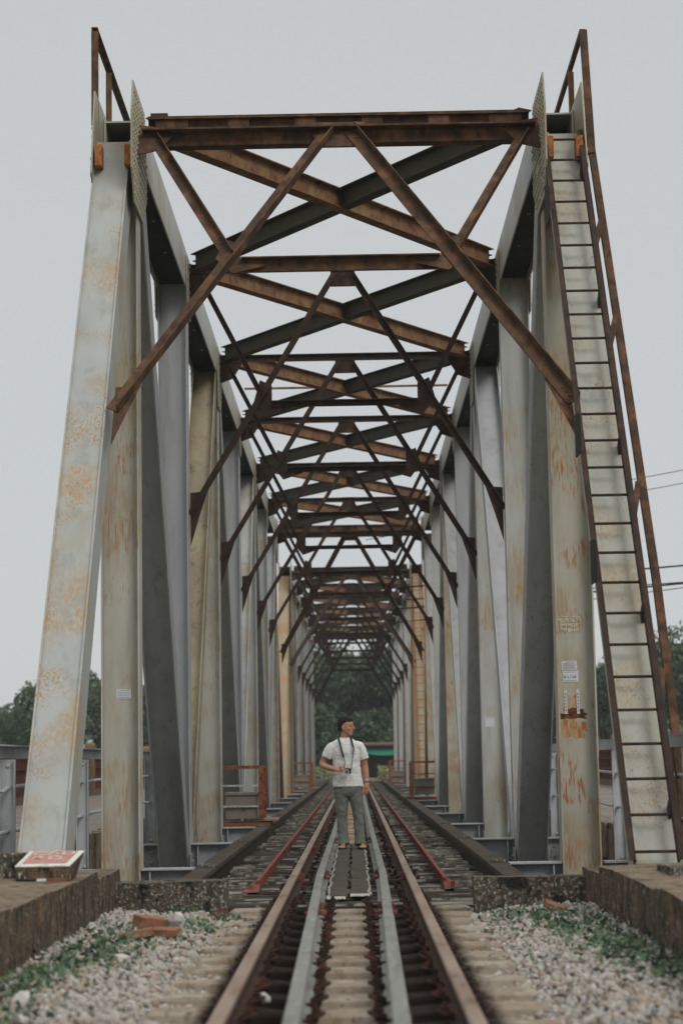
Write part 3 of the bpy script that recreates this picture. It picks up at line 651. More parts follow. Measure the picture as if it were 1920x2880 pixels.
def fence(s, nm):
    root = empty('sheet_fence', (s*6.85, 20, .25), 'red-brown corrugated sheet fence along the outside of the %s lane' % nm, 'fence', 'sheet fences along the lanes')
    X = s*6.85; mb = MB(); vs = []; fs = []; y = 18.0; i = 0
    while y < 113:
        d = .02 if i % 2 else -.02; vs += [(X+d, y, .42), (X+d, y, 1.18)]; i += 1; y += .09
    fs = [(2*k, 2*k+2, 2*k+3, 2*k+1) for k in range(i-1)]; mb.add(vs, fs); mb.build('sheeting', M_['fence'], root)
    for z in (.40, .68, .95, 1.17):
        mb = MB(); mb.box(*sorted((X-s*.03, X-s*.06)), 18, 113, z, z+.035); mb.build('fence_rail', M_['fence'], root)
    mb = MB(); mb.box(X-.1, X+.1, 18, 113, .25, .40); mb.build('plinth', M_['walltop'], root)
    for k in range(14):
        y = 24+6.95*k; m = MB(); m.box(X-.11-s*.06, X+.11-s*.06, y-.11, y+.11, .25, 1.42); 
        cx = X-s*.06; m.loft([[(cx+a*w, y+b*w, z) for a, b in ((-1, -1), (1, -1), (1, 1), (-1, 1))] for w, z in ((.13, 1.421), (.13, 1.54), (.085, 1.60))])
        m.build('pillar', M_['brick'], root)
fence(-1, 'left'); fence(1, 'right')
# ------------------------------------------------------------------ abutment walls and concrete at the end of the bridge
def rough_box(mb, x0, x1, y0, y1, z0, z1, amp=.02, step=.14, mi_top=1, seed=0, nf=1.3):
    """box with a subdivided, uneven surface"""
    bm = bmesh.new(); bmesh.ops.create_cube(bm, size=1)
    for v in bm.verts: v.co = Vector((x0+(v.co.x+.5)*(x1-x0), y0+(v.co.y+.5)*(y1-y0), z0+(v.co.z+.5)*(z1-z0)))
    for ax, L in ((0, x1-x0), (1, y1-y0), (2, z1-z0)):
        k = int(L/step)
        if k < 1: continue
        for i in range(1, k+1):
            c = Vector((0, 0, 0)); c[ax] = (x0, y0, z0)[ax]+L*i/(k+1); nn = Vector((0, 0, 0)); nn[ax] = 1
            bmesh.ops.bisect_plane(bm, geom=bm.verts[:]+bm.edges[:]+bm.faces[:], plane_co=c, plane_no=nn)
    bm.verts.index_update(); bm.normal_update()
    fs = []; mi = []
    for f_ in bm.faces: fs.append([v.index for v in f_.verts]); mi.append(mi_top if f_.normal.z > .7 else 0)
    vs = []
    for v in bm.verts:
        p = v.co.copy(); p.z *= 1.6; d = Vector((noise.noise(p*nf+Vector((seed, 0, 0))), noise.noise(p*nf+Vector((0, seed+9, 0))), noise.noise(p*nf+Vector((0, 0, seed+17)))))
        q_ = Vector((v.co.x*9, v.co.y*9, v.co.z*12)); d2 = Vector((noise.noise(q_), noise.noise(q_+Vector((5, 0, 0))), noise.noise(q_+Vector((0, 7, 0)))))
        vs.append(v.co+d*amp+d2*amp*.22)
    n0 = len(mb.v); mb.v += [tuple(v) for v in vs]; mb.f += [tuple(i+n0 for i in f_) for f_ in fs]; mb.mi += mi; bm.free()
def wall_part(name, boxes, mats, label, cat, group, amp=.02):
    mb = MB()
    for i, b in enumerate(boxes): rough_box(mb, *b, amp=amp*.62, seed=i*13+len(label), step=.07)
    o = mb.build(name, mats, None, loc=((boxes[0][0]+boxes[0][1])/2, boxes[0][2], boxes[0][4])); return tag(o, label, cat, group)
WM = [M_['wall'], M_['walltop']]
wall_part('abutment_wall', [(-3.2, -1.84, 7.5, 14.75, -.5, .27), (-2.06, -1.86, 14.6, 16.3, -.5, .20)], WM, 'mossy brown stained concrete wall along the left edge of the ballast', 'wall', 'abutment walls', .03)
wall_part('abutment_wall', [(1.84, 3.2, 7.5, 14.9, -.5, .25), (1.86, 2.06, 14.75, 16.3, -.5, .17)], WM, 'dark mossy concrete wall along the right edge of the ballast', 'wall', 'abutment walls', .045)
LM = [M_['lip'], M_['lip']]
wall_part('ballast_kerb', [(-2.0, -.98, 16.0, 16.33, -.5, .115)], LM, 'lichen-speckled concrete kerb closing the ballast left of the track', 'kerb', 'ballast kerbs at the bridge end', .022)
wall_part('ballast_kerb', [(.98, 2.0, 16.0, 16.33, -.5, .11)], LM, 'lichen-speckled concrete kerb closing the ballast right of the track', 'kerb', 'ballast kerbs at the bridge end', .03)
wall_part('broken_concrete', [(-2.75, -2.3, 14.15, 14.6, .24, .42)], LM, 'rough lump of lichened concrete left of the red-topped block', 'concrete lump', None, .05)
wall_part('broken_concrete', [(2.15, 2.9, 13.6, 14.2, .2, .28)], LM, 'low crumbling concrete lump on the right wall before the ladder', 'concrete lump', None, .04)
# marker block with a sloped red face
blk = empty('marker_block', (-2.07, 13.9, .25), 'stone block with white-bordered faded red top lettered in white, on the left wall', 'marker block')
bl, br, yf, yk = -2.265, -1.90, 13.72, 14.02
z0b, zf, zk = .26, .365, .45
mb = MB(); mb.add([(bl, yf, z0b), (br, yf, z0b), (br, yk, z0b), (bl, yk, z0b), (bl, yf, zf), (br, yf, zf), (br+.06, yk, zk), (bl+.05, yk, zk)], [(0, 3, 2, 1), (4, 5, 6, 7), (0, 1, 5, 4), (1, 2, 6, 5), (2, 3, 7, 6), (3, 0, 4, 7)])
mb.build('stone_base', M_['wall'], blk)
def quadpt(a, b, h):
    A = Vector((bl, yf, zf)); B = Vector((br, yf, zf)); C = Vector((br+.06, yk, zk)); D_ = Vector((bl+.05, yk, zk))
    return (A*(1-a)+B*a)*(1-b)+(D_*(1-a)+C*a)*b+Vector((0, -.27, .96))*h
mb = MB()
def qp(a0, a1, b0, b1, h0, h1, mi):
    mb.add([quadpt(a, b, h) for h in (h0, h1) for a, b in ((a0, b0), (a1, b0), (a1, b1), (a0, b1))], [(0, 3, 2, 1), (4, 5, 6, 7), (0, 1, 5, 4), (1, 2, 6, 5), (2, 3, 7, 6), (3, 0, 4, 7)], mi)
qp(-.01, 1.01, -.01, 1.01, .0, .006, 0); mb.build('white_border', M_['white'], blk)
mb = MB(); qp(.08, .90, .16, .97, .0065, .009, 0); mb.build('red_face', M_['redface'], blk)
A = quadpt(.5, .0, 0); up_ = (quadpt(.5, 1, 0)-A).normalized(); rt = Vector((1, 0, 0)); nn_ = rt.cross(up_)
def place(body, size, a, b, sx=1.0):
    m4 = Matrix((rt, up_, nn_)).transposed().to_4x4(); m4.translation = quadpt(a, b, .0105); return text_mesh(body, size, M_['fadedwhite'], 'lettering', blk, m4, sx=sx, bold=.002)
place('CẦU', .095, .50, .80, 1.5); place('ĐỎ', .095, .47, .48, 1.5)
mb = MB(); 
for x, w, mi in ((-2.24, .13, 0), (-2.10, .06, 1), (-2.03, .12, 2)): mb.box(x, x+w, 13.60, 13.635, .275, .29, mi)
tag(mb.build('painted_rod', [M_['black'], M_['white'], M_['redrust']], None, loc=(-2.24, 13.6, .27)), 'thin rod painted black, white and red lying on the left wall', 'rod')
# ------------------------------------------------------------------ stencil, papers and tape on the posts
Yw = Y0+P-.0095
post_r = [o for o in bpy.data.objects if o.name.startswith('vertical_post') and abs(parent_world(o).y-Y0) < .1 and o.data.materials[0] == M_['rstn']][0]
mb = MB(); sx0, sx1, sz0, sz1 = 2.142, 2.378, 2.30, 2.465
t_ = .004
for a in ((sx0, sx1, sz0, sz0+t_), (sx0, sx1, sz1-t_, sz1), (sx0, sx0+t_, sz0+t_, sz1-t_), (sx1-t_, sx1, sz0+t_, sz1-t_), (sx0+.012, sx1-.012, 2.388, 2.392)):
    mb.box(a[0], a[1], Yw-.003, Yw-.001, a[2], a[3])
mb.build('stencil_frame', M_['stencil'], post_r)
mb = MB(); mb.box(sx0+t_, sx1-t_, Yw-.0006, Yw+.0002, sz0+t_, sz1-t_); mb.build('stencil_field', M_['stencilbg'], post_r)
def wtext(body, size, x, z, mt=None, sx=1.0, y=None, parent=None, name='stencil_lettering', bold=.001):
    m4 = Matrix(((1, 0, 0), (0, 0, -1), (0, 1, 0))).to_4x4(); m4.translation = Vector((x, (Yw if y is None else y)-.002, z))
    return text_mesh(body, size, mt or M_['stencil'], name, parent or post_r, m4, sx=sx, bold=bold)
xc = (sx0+sx1)/2
wtext('MUA BÁN NHÀ ĐẤT', .066, xc, 2.425, sx=.36, bold=.0015); wtext('0932 336 141', .050, xc+.002, 2.368, sx=.66, bold=.0018); wtext('0943 601 410', .050, xc+.002, 2.326, sx=.66, bold=.0018)
def paper(x, z, w, h, y, label, lines=5, head=False, rot=0.0):
    root = empty('paper_notice', (x, y, z), label, 'notice', 'paper notices stuck on the posts')
    mb = MB(); mb.box(x-w/2, x+w/2, y-.003, y-.001, z-h/2, z+h/2); o = mb.build('sheet', M_['paper'], root)
    mb = MB()
    for i in range(lines):
        zz = z+h*.38-i*h*.76/max(lines-1, 1); a = x-w*.42; b = x+w*random.uniform(.30, .44)
        if head and i == 0: a, b = x-w*.2, x+w*.42
        mb.box(a, b, y-.0045, y-.0035, zz-.002, zz+.002)
    if head: mb.box(x-w*.18, x-w*.17, y-.0045, y-.0035, z-h*.4, z+h*.4)
    mb.build('print', M_['ink'], root); root.rotation_euler.y = rot
    return root
paper(2.245, 1.965, .155, .092, Yw, 'white printed table notice, upper of two on the right front post', 7, True, -.03)
p2 = paper(2.258, 1.855, .158, .112, Yw, 'white notice with handwriting, lower of two on the right front post', 2)
wtext('la L i nd', .05, 2.25, 1.852, M_['ink'], .8, parent=p2, name='handwriting', y=Yw-.002)
paper(-2.285, 1.755, .15, .095, Yw, 'white printed slip stuck on the yellowed left front post', 5, True)
paper(2.245, 1.62, .15, .15, Y0+3*P-.009, 'blank pale paper square on the third right-hand post', 1)
for i, (x, nm) in enumerate(((2.200, 'left'), (2.325, 'right'))):
    mb = MB(); mb.box(x-.014, x+.014, Yw-.004, Yw-.001, 1.49, 1.70); mb.box(x-.016, x+.012, Yw-.0055, Yw-.0045, 1.70, 1.72); mb.box(x-.016, x+.018, Yw-.0055, Yw-.0045, 1.475, 1.489)
    for k in range(6): mb.box(x-.006, x+.006, Yw-.0055, Yw-.0045, 1.50+k*.033, 1.52+k*.033, 1)
    tag(mb.build('tape_strip', [M_['paper'], M_['ink']], None, loc=(x, Yw, 1.49)), '%s strip of torn white poster tape above the rust patch on the right post' % nm, 'tape', 'tape strips on the right post')
M_['scab'] = mat('flaking_rust', (.09, .028, .014), .95, (((.25, .08, .025), 40, (1, 1, 1), .48, .6, 6), ((.03, .014, .01), 60, (1, 1, 1), .52, .6, 5)), bump=1, bscale=90, bdist=.01)
M_['orwash'] = mat('orange_rust_wash', (.43, .39, .30), .9, (((.40, .27, .14), 9, (1, 1, .4), .40, .58, 8), ((.36, .13, .04), 22, (1, 1, .35), .47, .58, 8)))
def blotch(name, x, z, w, h, y, mt, parent, seed, top=None):
    rnd = random.Random(seed); n = 26; pts = []
    for k in range(n):
        t = 2*math.pi*k/n; rr_ = 1+rnd.uniform(-.28, .22); pts.append((max(x-w, min(x+w, x+w*rr_*max(-1, min(1, 1.25*math.cos(t))))), y, z+h*rr_*max(-1, min(1, 1.25*math.sin(t)))))
    mb = MB(); mb.plate(pts, (0, -1, 0), .0012); return mb.build(name, mt, parent)
blotch('rust_scab', 2.27, 1.455, .15, .028, Yw, M_['scab'], post_r, 3); blotch('rust_scab', 2.30, 1.50, .10, .03, Yw-.0015, M_['scab'], post_r, 4)
blotch('rust_wash', 2.255, 1.56, .085, .10, Yw+.0003, M_['orwash'], post_r, 5); blotch('rust_wash', 2.27, 1.33, .14, .09, Yw+.0003, M_['orwash'], post_r, 6)
# ------------------------------------------------------------------ ground, river, far bank
def grid(name, xs, ys, zf, m, kind='structure'):
    vs = [(x, y, zf(x, y)) for y in ys for x in xs]; nx = len(xs)
    fs = [(j*nx+i, j*nx+i+1, (j+1)*nx+i+1, (j+1)*nx+i) for j in range(len(ys)-1) for i in range(nx-1)]
    me = bpy.data.meshes.new(name); me.from_pydata(vs, [], fs); me.materials.append(m); me.polygons.foreach_set('use_smooth', [True]*len(fs))
    o = bpy.data.objects.new(name, me); COL.objects.link(o); o['kind'] = kind; return o
def sm(a, b, t): t = max(0, min(1, (t-a)/(b-a))); return t*t*(3-2*t)
def gz(x, y):
    near = -.42; far = -.42+.25*sm(114, 122, y); bed = -9
    if y < 60: z = near+(bed-near)*sm(16.9, 24, y)
    else: z = bed+(far-bed)*sm(103, 112.2, y)
    return z+ (noise.noise(Vector((x*.15, y*.15, 0)))*.25 if (y < 16 and abs(x) > 6) or y > 116 and abs(x) > 3 else 0)
M_['grass_ground'] = mat('grassy_soil', (.10, .12, .055), 1, (((.16, .17, .085), 1.5, (1, 1, 1), .45, .65, 7), ((.13, .10, .07), .6, (1, 1, 1), .55, .7, 6)), bump=.5, bscale=8, bdist=.1)
xs = [-900, -400, -200, -120]+list(np.linspace(-80, -14, 23))+list(np.linspace(-12, 12, 25))+list(np.linspace(14, 80, 23))+[120, 200, 400, 900]
ys = [-60, -20, 0]+list(np.linspace(4, 16.9, 14))+list(np.linspace(17.5, 24, 9))+[40, 60, 80, 100]+list(np.linspace(103, 124, 20))+[128, 134, 142, 155, 180, 240, 400, 900, 2500]
grid('ground', xs, ys, gz, M_['grass_ground'])
M_['water'] = mat('river_water', (.035, .045, .035), .12, bump=.3, bscale=1.5, bdist=.05, spec=.5)
grid('water', [-900, -100, 0, 100, 900], [18, 60, 111], lambda x, y: -6.5, M_['water'])
M_['bedmat'] = mat('ballast_dust', (.24, .205, .165), 1, (((.10, .085, .065), 12, (1, 1, 1), .4, .6, 7), ((.26, .24, .22), 30, (1, 1, 1), .55, .66, 5)), bump=1, bscale=50, bdist=.03)
def bz_(x, y):
    a = abs(x); z = -.235+.012*noise.noise(Vector((x*5, y*5, 3)))
    z += .035*sm(.75, .98, a)+.055*sm(.98, 1.25, a)+.05*sm(1.3, 1.9, a)*(1 if y < 15.5 else .6)
    return z
def b2(x, y): return bz_(x, y)-.03*(1-sm(.62, .8, abs(x)))
grid('ballast_bed', list(np.linspace(-1.95, 1.95, 53)), list(np.linspace(3.5, 16.98, 90)), b2, M_['bedmat'])
# abutment face under the first sleepers
mb = MB(); mb.box(-2.2, 2.2, 16.98, 17.35, -3, -.40); o = mb.build('abutment_seat', M_['wall'], None, loc=(0, 17, -3)); o['kind'] = 'structure'
# ballast stones: one mesh, nobody could count them
ico = bmesh.new(); bmesh.ops.create_icosphere(ico, subdivisions=1, radius=1); ico.verts.index_update()
IV = np.array([v.co[:] for v in ico.verts]); IF = np.array([[v.index for v in f_.verts] for f_ in ico.faces]); ico.free()
def stones(name, pts, sizes, mats, pm, seed=1, flat=.6):
    rg = np.random.default_rng(seed); n = len(pts); nv = len(IV)
    A = rg.normal(size=(n, 3, 3)); Q, _ = np.linalg.qr(A)
    V = IV[None]*(1+rg.uniform(-.32, .28, (n, nv, 1))); V = V*np.stack([rg.uniform(.8, 1.25, n), rg.uniform(.7, 1.1, n), rg.uniform(flat*.8, flat*1.3, n)], 1)[:, None, :]
    V = np.einsum('nij,nkj->nki', Q, V)*sizes[:, None, None]+pts[:, None, :]
    F = IF[None]+(np.arange(n)*nv)[:, None, None]
    me = bpy.data.meshes.new(name); me.from_pydata(V.reshape(-1, 3).tolist(), [], F.reshape(-1, 3).tolist())
    for m in mats: me.materials.append(m)
    mi = np.repeat(rg.choice(len(mats), n, p=pm), len(IF)); me.polygons.foreach_set('material_index', mi.astype(np.int32))
    o = bpy.data.objects.new(name, me); COL.objects.link(o); return o
st_m = [mat('pale_stone', (.39, .365, .33), .9, bump=.3), mat('grey_stone', (.31, .29, .27), .9, bump=.3), mat('tan_stone', (.35, .285, .22), .9, bump=.3), mat('white_stone', (.48, .455, .415), .9), mat('rusty_stone', (.14, .07, .045), .9)]
P_ = []
def scat(n, x0, x1, y0, y1):
    x = rng.uniform(x0, x1, n)*rng.choice([-1, 1], n); y = rng.uniform(y0, y1, n); return x, y
x, y = scat(19000, .70, 1.86, 5.5, 15.95)
def on_sleeper(px, py): return abs(px) < .97+.0 and min(abs(py-s_) for s_ in SL_Y) < .155
keep = [not (on_sleeper(a, b) and random.random() < (1.0 if abs(a) < .97 else .7)) for a, b in zip(x, y)]
x, y = x[keep], y[keep]; z = np.array([b2(a, b) for a, b in zip(x, y)])+rng.uniform(0, .03, len(x))
tag(stones('ballast_stones', np.stack([x, y, z], 1), rng.uniform(.010, .026, len(x))*rng.choice([.9, 1, 1, 1.3], len(x)), st_m, [.50, .20, .24, .045, .015], 3), 'loose pale grey and white ballast stones at both sides of the track', 'ballast', kind='stuff')
x = rng.uniform(-.72, .72, 3800); y = rng.uniform(5, 16.9, 3800)
keep = np.array([not on_sleeper(a, b) for a, b in zip(x, y)]); x, y = x[keep], y[keep]
tag(stones('rusty_ballast', np.stack([x, y, np.array([b2(a, b) for a, b in zip(x, y)])+.01], 1), rng.uniform(.015, .032, len(x)), [st_m[4], st_m[2]], [.85, .15], 4), 'rust-stained dark ballast stones between the rails', 'ballast', kind='stuff')
for i, (x, y, z, sz, lb) in enumerate(((-.43, 10.35, -.14, .035, 'oval white stone lying in the dark gap left of the grey guard rail'), (-.39, 8.55, -.14, .032, 'whitish stone in the gap by the left running rail, near the bottom edge'), (-1.55, 9.6, -.06, .065, 'large pale stone near the foot of the left wall, lower left'), (-1.46, 9.1, -.08, .055, 'rounded whitish stone in front of the larger one at lower left'), (-1.35, 12.0, -.09, .05, 'white stone beside the weeds under the left wall'), (-1.25, 14.5, -.07, .08, 'broken white lump behind the fallen bricks at left'))):
    o = stones('large_stone', np.array([[0., 0., 0.]]), np.array([sz]), [st_m[3]], [1], 30+i); o.location = (x, y, z); tag(o, lb, 'stone', 'larger white stones')
for i, (x, y, a, lb) in enumerate(((-1.42, 13.5, .2, 'broad orange brick fragment lying flat by the left wall'), (-1.25, 13.65, -.3, 'orange brick fragment right of the broad one'), (-1.36, 13.75, .7, 'small orange brick piece leaning on top of the heap'), (1.55, 15.2, .3, 'thin orange brick shard on the rubble at right'))):
    mb = MB(); rough_box(mb, -.11, .11, -.05, .05, 0, .045+.02*(i == 2), amp=.014, step=.05, mi_top=0, seed=i)
    o = mb.build('brick_fragment', M_['brickred'], None, loc=(0, 0, 0)); o.location = (x, y, -.10+(.05 if i == 2 else 0)); o.rotation_euler = (.1*i, .15*(i-1), a); tag(o, lb, 'brick', 'broken brick pieces')
# weeds along the walls: stuff
def leaves(name, C, size, mats, pm, seed, parent=None, updir=None, elong=1.6):
    rg = np.random.default_rng(seed); n = len(C)
    a = rg.normal(size=(n, 3)); a[:, 2] = np.abs(a[:, 2])*.7 if updir is None else a[:, 2]; a /= np.linalg.norm(a, axis=1)[:, None]
    b = np.cross(a, rg.normal(size=(n, 3))); b /= np.linalg.norm(b, axis=1)[:, None]
    s = np.asarray(size)*rg.uniform(.6, 1.3, n); a = a*s[:, None]*elong; b = b*s[:, None]
    V = np.stack([C-a*.5, C+b*.45-a*.05, C+a*.5, C-b*.45-a*.05], 1)
    F = np.arange(n*4).reshape(n, 4)
    me = bpy.data.meshes.new(name); me.from_pydata(V.reshape(-1, 3).tolist(), [], F.tolist())
    for m in mats: me.materials.append(m)
    me.polygons.foreach_set('material_index', rg.choice(len(mats), n, p=pm).astype(np.int32))
    o = bpy.data.objects.new(name, me); COL.objects.link(o)
    if parent is not None: o.parent = parent
    return o
def leafmat(name, c):
    m = mat(name, c, .75, ((tuple(x*1.5 for x in c), .9, (1, 1, 1), .45, .65, 3),), spec=.2); b = m.node_tree.nodes['Principled BSDF']
    b.inputs['Subsurface Weight'].default_value = 0; return m
LG = [leafmat('leaf_dark', (.040, .062, .034)), leafmat('leaf_mid', (.065, .10, .055)), leafmat('leaf_light', (.11, .15, .08)), leafmat('leaf_blue', (.075, .125, .085))]
C = []
def patch(n, fx):
    for _ in range(n):
        p = fx(); C.append(p)
for cx, cy, rx, ry, n in ((-1.66, 10.7, .10, 1.1, 600), (-1.52, 12.3, .22, .9, 750), (-1.42, 13.7, .3, .5, 320), (-1.2, 14.7, .35, .5, 260), (-1.55, 9.1, .12, .6, 200), (1.55, 13.6, .30, 1.3, 1000), (1.62, 12.0, .2, 1.0, 560), (1.72, 10.6, .12, .9, 450), (1.3, 15.0, .3, .4, 300), (-1.1, 15.8, .3, .1, 160)):
    k = 0
    while k < n:
        a = random.gauss(0, .5); b = random.gauss(0, .5); x_, y_ = cx+a*rx*1.3, cy+b*ry*1.3
        if abs(x_) > 1.84 or noise.noise(Vector((x_*6, y_*6, 0))) < -.12: k += .3; continue
        h = random.random()**1.5*.075; C.append((x_, y_, bz_(x_, y_)+.01+h)); k += 1
tag(leaves('weeds', np.array(C), .030, [LG[1], LG[3], LG[2]], [.35, .45, .2], 11), 'low green weeds growing through the ballast along both walls', 'weeds', kind='stuff')
# far bank: ballast path with grass, shed
mb = MB(); mb.box(-1.9, 1.9, 113, 200, -.42, -.18); o = mb.build('far_trackbed', M_['bedmat'], None, loc=(0, 113, -.42)); o['kind'] = 'structure'
C = np.stack([rng.uniform(-10, 10, 9000), rng.uniform(114, 138, 9000), rng.uniform(-.15, .55, 9000)**1], 1); C = C[np.abs(C[:, 0]) > 1.5]; C[:, 2] = -.2+np.random.default_rng(2).random(len(C))**2*.8
gm = [leafmat('tall_grass', (.13, .16, .07)), leafmat('dry_grass', (.20, .21, .11))]
tag(leaves('tall_grass', C, .16, gm, [.6, .4], 12, elong=2.5), 'pale green tall grass beyond the far end of the bridge', 'grass', kind='stuff')
sh = empty('market_shed', (4, 134, -.2), 'low dark shed with a red roof edge and a green awning past the bridge end', 'shed')
mb = MB(); mb.box(.2, 9, 136, 142, -.3, 2.0); mb.build('wall', mat('shed_shadowed_boards', (.05, .042, .035), .9), sh)
mb = MB(); mb.add([(.0, 133.6, 1.95), (9.5, 133.6, 1.95), (9.5, 143, 2.1), (0, 143, 2.1), (.0, 133.6, 2.06), (9.5, 133.6, 2.06), (9.5, 143, 2.25), (0, 143, 2.25)], [(0, 1, 2, 3), (4, 7, 6, 5), (0, 4, 5, 1), (1, 5, 6, 2), (2, 6, 7, 3), (3, 7, 4, 0)]); mb.build('roof', mat('dull_red_roof', (.13, .075, .06), .8), sh)
mb = MB(); mb.add([(.4, 133.5, 1.52), (1.6, 133.5, 1.32), (9, 133.5, 1.3), (9, 134.2, 1.86), (.3, 134.2, 1.86), (.4, 133.5, 1.50), (1.6, 133.5, 1.30), (9, 133.5, 1.28)], [(0, 1, 2, 3, 4), (0, 5, 6, 1), (1, 6, 7, 2)]); mb.build('awning', mat('green_tarpaulin', (.02, .19, .13), .6), sh)
for x in (.5, 3.2, 6): mb = MB(); mb.tube([(x, 133.6, -.2), (x, 133.6, 1.9)], .05, 6); mb.build('pole', M_['slab'], sh)
# ------------------------------------------------------------------ trees
bark = mat('bark', (.06, .048, .036), .95, bump=.6)
def tree_mesh(seed, R, Hh, nl, leaf, mix_, flat=.8, gap=.5):
    """unit tree about the origin: returns trunk and crown objects"""
    rnd = random.Random(seed); rg = np.random.default_rng(seed)
    root = bpy.data.objects.new('tree', None); COL.objects.link(root)
    mb = MB(); tips = []
    mb.tube([(0, 0, -.3), (.05, 0, Hh*.2), (rnd.uniform(-.2, .2), rnd.uniform(-.2, .2), Hh*.42)], [Hh*.035, Hh*.028, Hh*.02], 8)
    for k in range(8):
        a = k*2*math.pi/8+rnd.uniform(-.3, .3); rr_ = R*rnd.uniform(.45, .85); z1 = Hh*rnd.uniform(.5, .88)
        p0 = Vector((0, 0, Hh*rnd.uniform(.22, .42))); p2 = Vector((math.cos(a)*rr_, math.sin(a)*rr_, z1)); p1 = (p0+p2)/2+Vector((0, 0, Hh*.05))
        mb.tube([p0, p1, p2], [Hh*.016, Hh*.010, Hh*.004], 6); tips += [p2, (p1+p2)/2]
    tr = mb.build('trunk', bark, root, loc=(0, 0, 0))
    cl = [(t, rnd.uniform(.28, .5)*R) for t in tips]+[(Vector((rnd.uniform(-.6, .6)*R, rnd.uniform(-.6, .6)*R, Hh*rnd.uniform(.38, .92))), rnd.uniform(.22, .45)*R) for _ in range(14)]
    Cs = []; per = nl//len(cl)
    for c, rad in cl:
        d = rg.normal(size=(per, 3)); d /= np.linalg.norm(d, axis=1)[:, None]
        rr_ = rad*(.55+.45*rg.random(per)**.5)*(1+.25*np.sin(d[:, 0]*5+seed)*np.cos(d[:, 2]*4))
        Cs.append(np.array(c)+d*rr_[:, None]*np.array([1, 1, flat]))
    Cs = np.concatenate(Cs); Cs = Cs[Cs[:, 2] > Hh*.12]
    leaves('crown', Cs, leaf, LG, mix_, seed, parent=root, updir=1, elong=1.5)
    return root
tk = [tree_mesh(21, 4.2, 9.5, 15000, .24, [.35, .38, .17, .10]), tree_mesh(22, 3.6, 7.6, 13000, .22, [.3, .35, .2, .15]), tree_mesh(23, 5.2, 11.5, 20000, .26, [.68, .25, .05, .02]), tree_mesh(24, 2.6, 8.5, 11000, .20, [.3, .4, .2, .1], 1.1), tree_mesh(25, 3.2, 4.2, 9000, .22, [.72, .24, .03, .01], .9)]
used = set()
def put(k, x, y, sc, rz, label, group):
    src = tk[k]; o = src if k not in used else copy_tree(src); used.add(k)
    o.location = (x, y, gz(x, y) if y > 116 else -.4); o.scale = (sc, sc, sc); o.rotation_euler.z = rz; tag(o, label, 'tree', group)
G1 = 'trees beyond the far end of the bridge'; G2 = 'trees left of the bridge'; G3 = 'trees right of the bridge'
ct = [(2, -5.2, 148, .95, .3, 'dark green tree left of the far bridge opening'), (2, 1.2, 156, .92, 1.9, 'dark tree in the middle of the far bridge opening'), (2, 6.4, 150, .98, 3.1, 'dark tree right of the far bridge opening, above the shed'),
      (3, -3.4, 131, .70, 0.5, 'lighter slender tree at the left edge of the bridge opening'), (0, 3.4, 164, 1.0, 4.1, 'mid green tree rearmost behind the shed'), (0, -1.9, 170, 1.02, 2.2, 'tree rearmost behind the middle of the opening'), (1, -9.5, 150, 1.0, .4, 'tree half hidden behind the far left posts'), (1, 10.8, 150, 1.0, .9, 'tree half hidden behind the far right posts')]
for k, x, y, sc, rz, lb in ct: put(k, x, y, sc, rz, lb, G1)
for i, (x, y, sc, lb) in enumerate(((-7.5, 142, 1.1, 'bush at far left of the bridge opening, mostly behind posts'), (-3.6, 140, .95, 'bush left of the man at the end of the track'), (-.6, 146, 1.05, 'bush hidden behind the man at the end of the track'), (2.6, 147, 1.1, 'bush just behind the left end of the shed'), (6.2, 148, 1.1, 'bush behind the middle of the shed'))):
    put(4, x, y, sc, i*1.3, lb, 'bushes at the far end of the track')
lt = [(1, -26.3, 133, .66, .2, 'leftmost low tree behind the left lane fence'), (0, -22.6, 138, .58, 1.2, 'second tree from the left edge behind the fence'), (1, -19.4, 130, .84, 2.2, 'taller tree just left of the yellowed front post'), (3, -16.8, 134, .92, .7, 'narrow tree seen left of the second post'), (0, -14.6, 132, .72, 3.2, 'tree between the leaning left posts')]
for k, x, y, sc, rz, lb in lt: put(k, x, y, sc, rz, lb, G2)
rt_ = [(1, 13.6, 134, .90, .2, 'rounded tree between the right front post and the ladder post'), (0, 16.6, 132, .74, 1.4, 'tree behind the right end post'), (1, 18.9, 130, 1.02, 2.5, 'tree between the ladder and the sloping handrail'), (0, 22.3, 128, .98, .5, 'tall tree at the right edge of the picture'), (3, 20.6, 137, 1.08, 4.0, 'slender tree behind the handrail at right')]
for k, x, y, sc, rz, lb in rt_: put(k, x, y, sc, rz, lb, G3)
# a wood far off behind, one mass
C = []
rg = np.random.default_rng(77)
for _ in range(60):
    cx = rg.uniform(-120, 120); cy = rg.uniform(190, 260); rr_ = rg.uniform(4, 8); cz = rg.uniform(1, 4.2)
    d = rg.normal(size=(500, 3)); d /= np.linalg.norm(d, axis=1)[:, None]; C.append(np.array([cx, cy, cz])+d*rr_*np.array([1, 1, .55])*(.8+.2*rg.random((500, 1))))
C = np.concatenate(C); C = C[C[:, 2] > -.3]
tag(leaves('distant_wood', C, .7, LG, [.4, .4, .1, .1], 78), 'distant dark wood along the horizon behind the nearer trees', 'wood', kind='stuff')
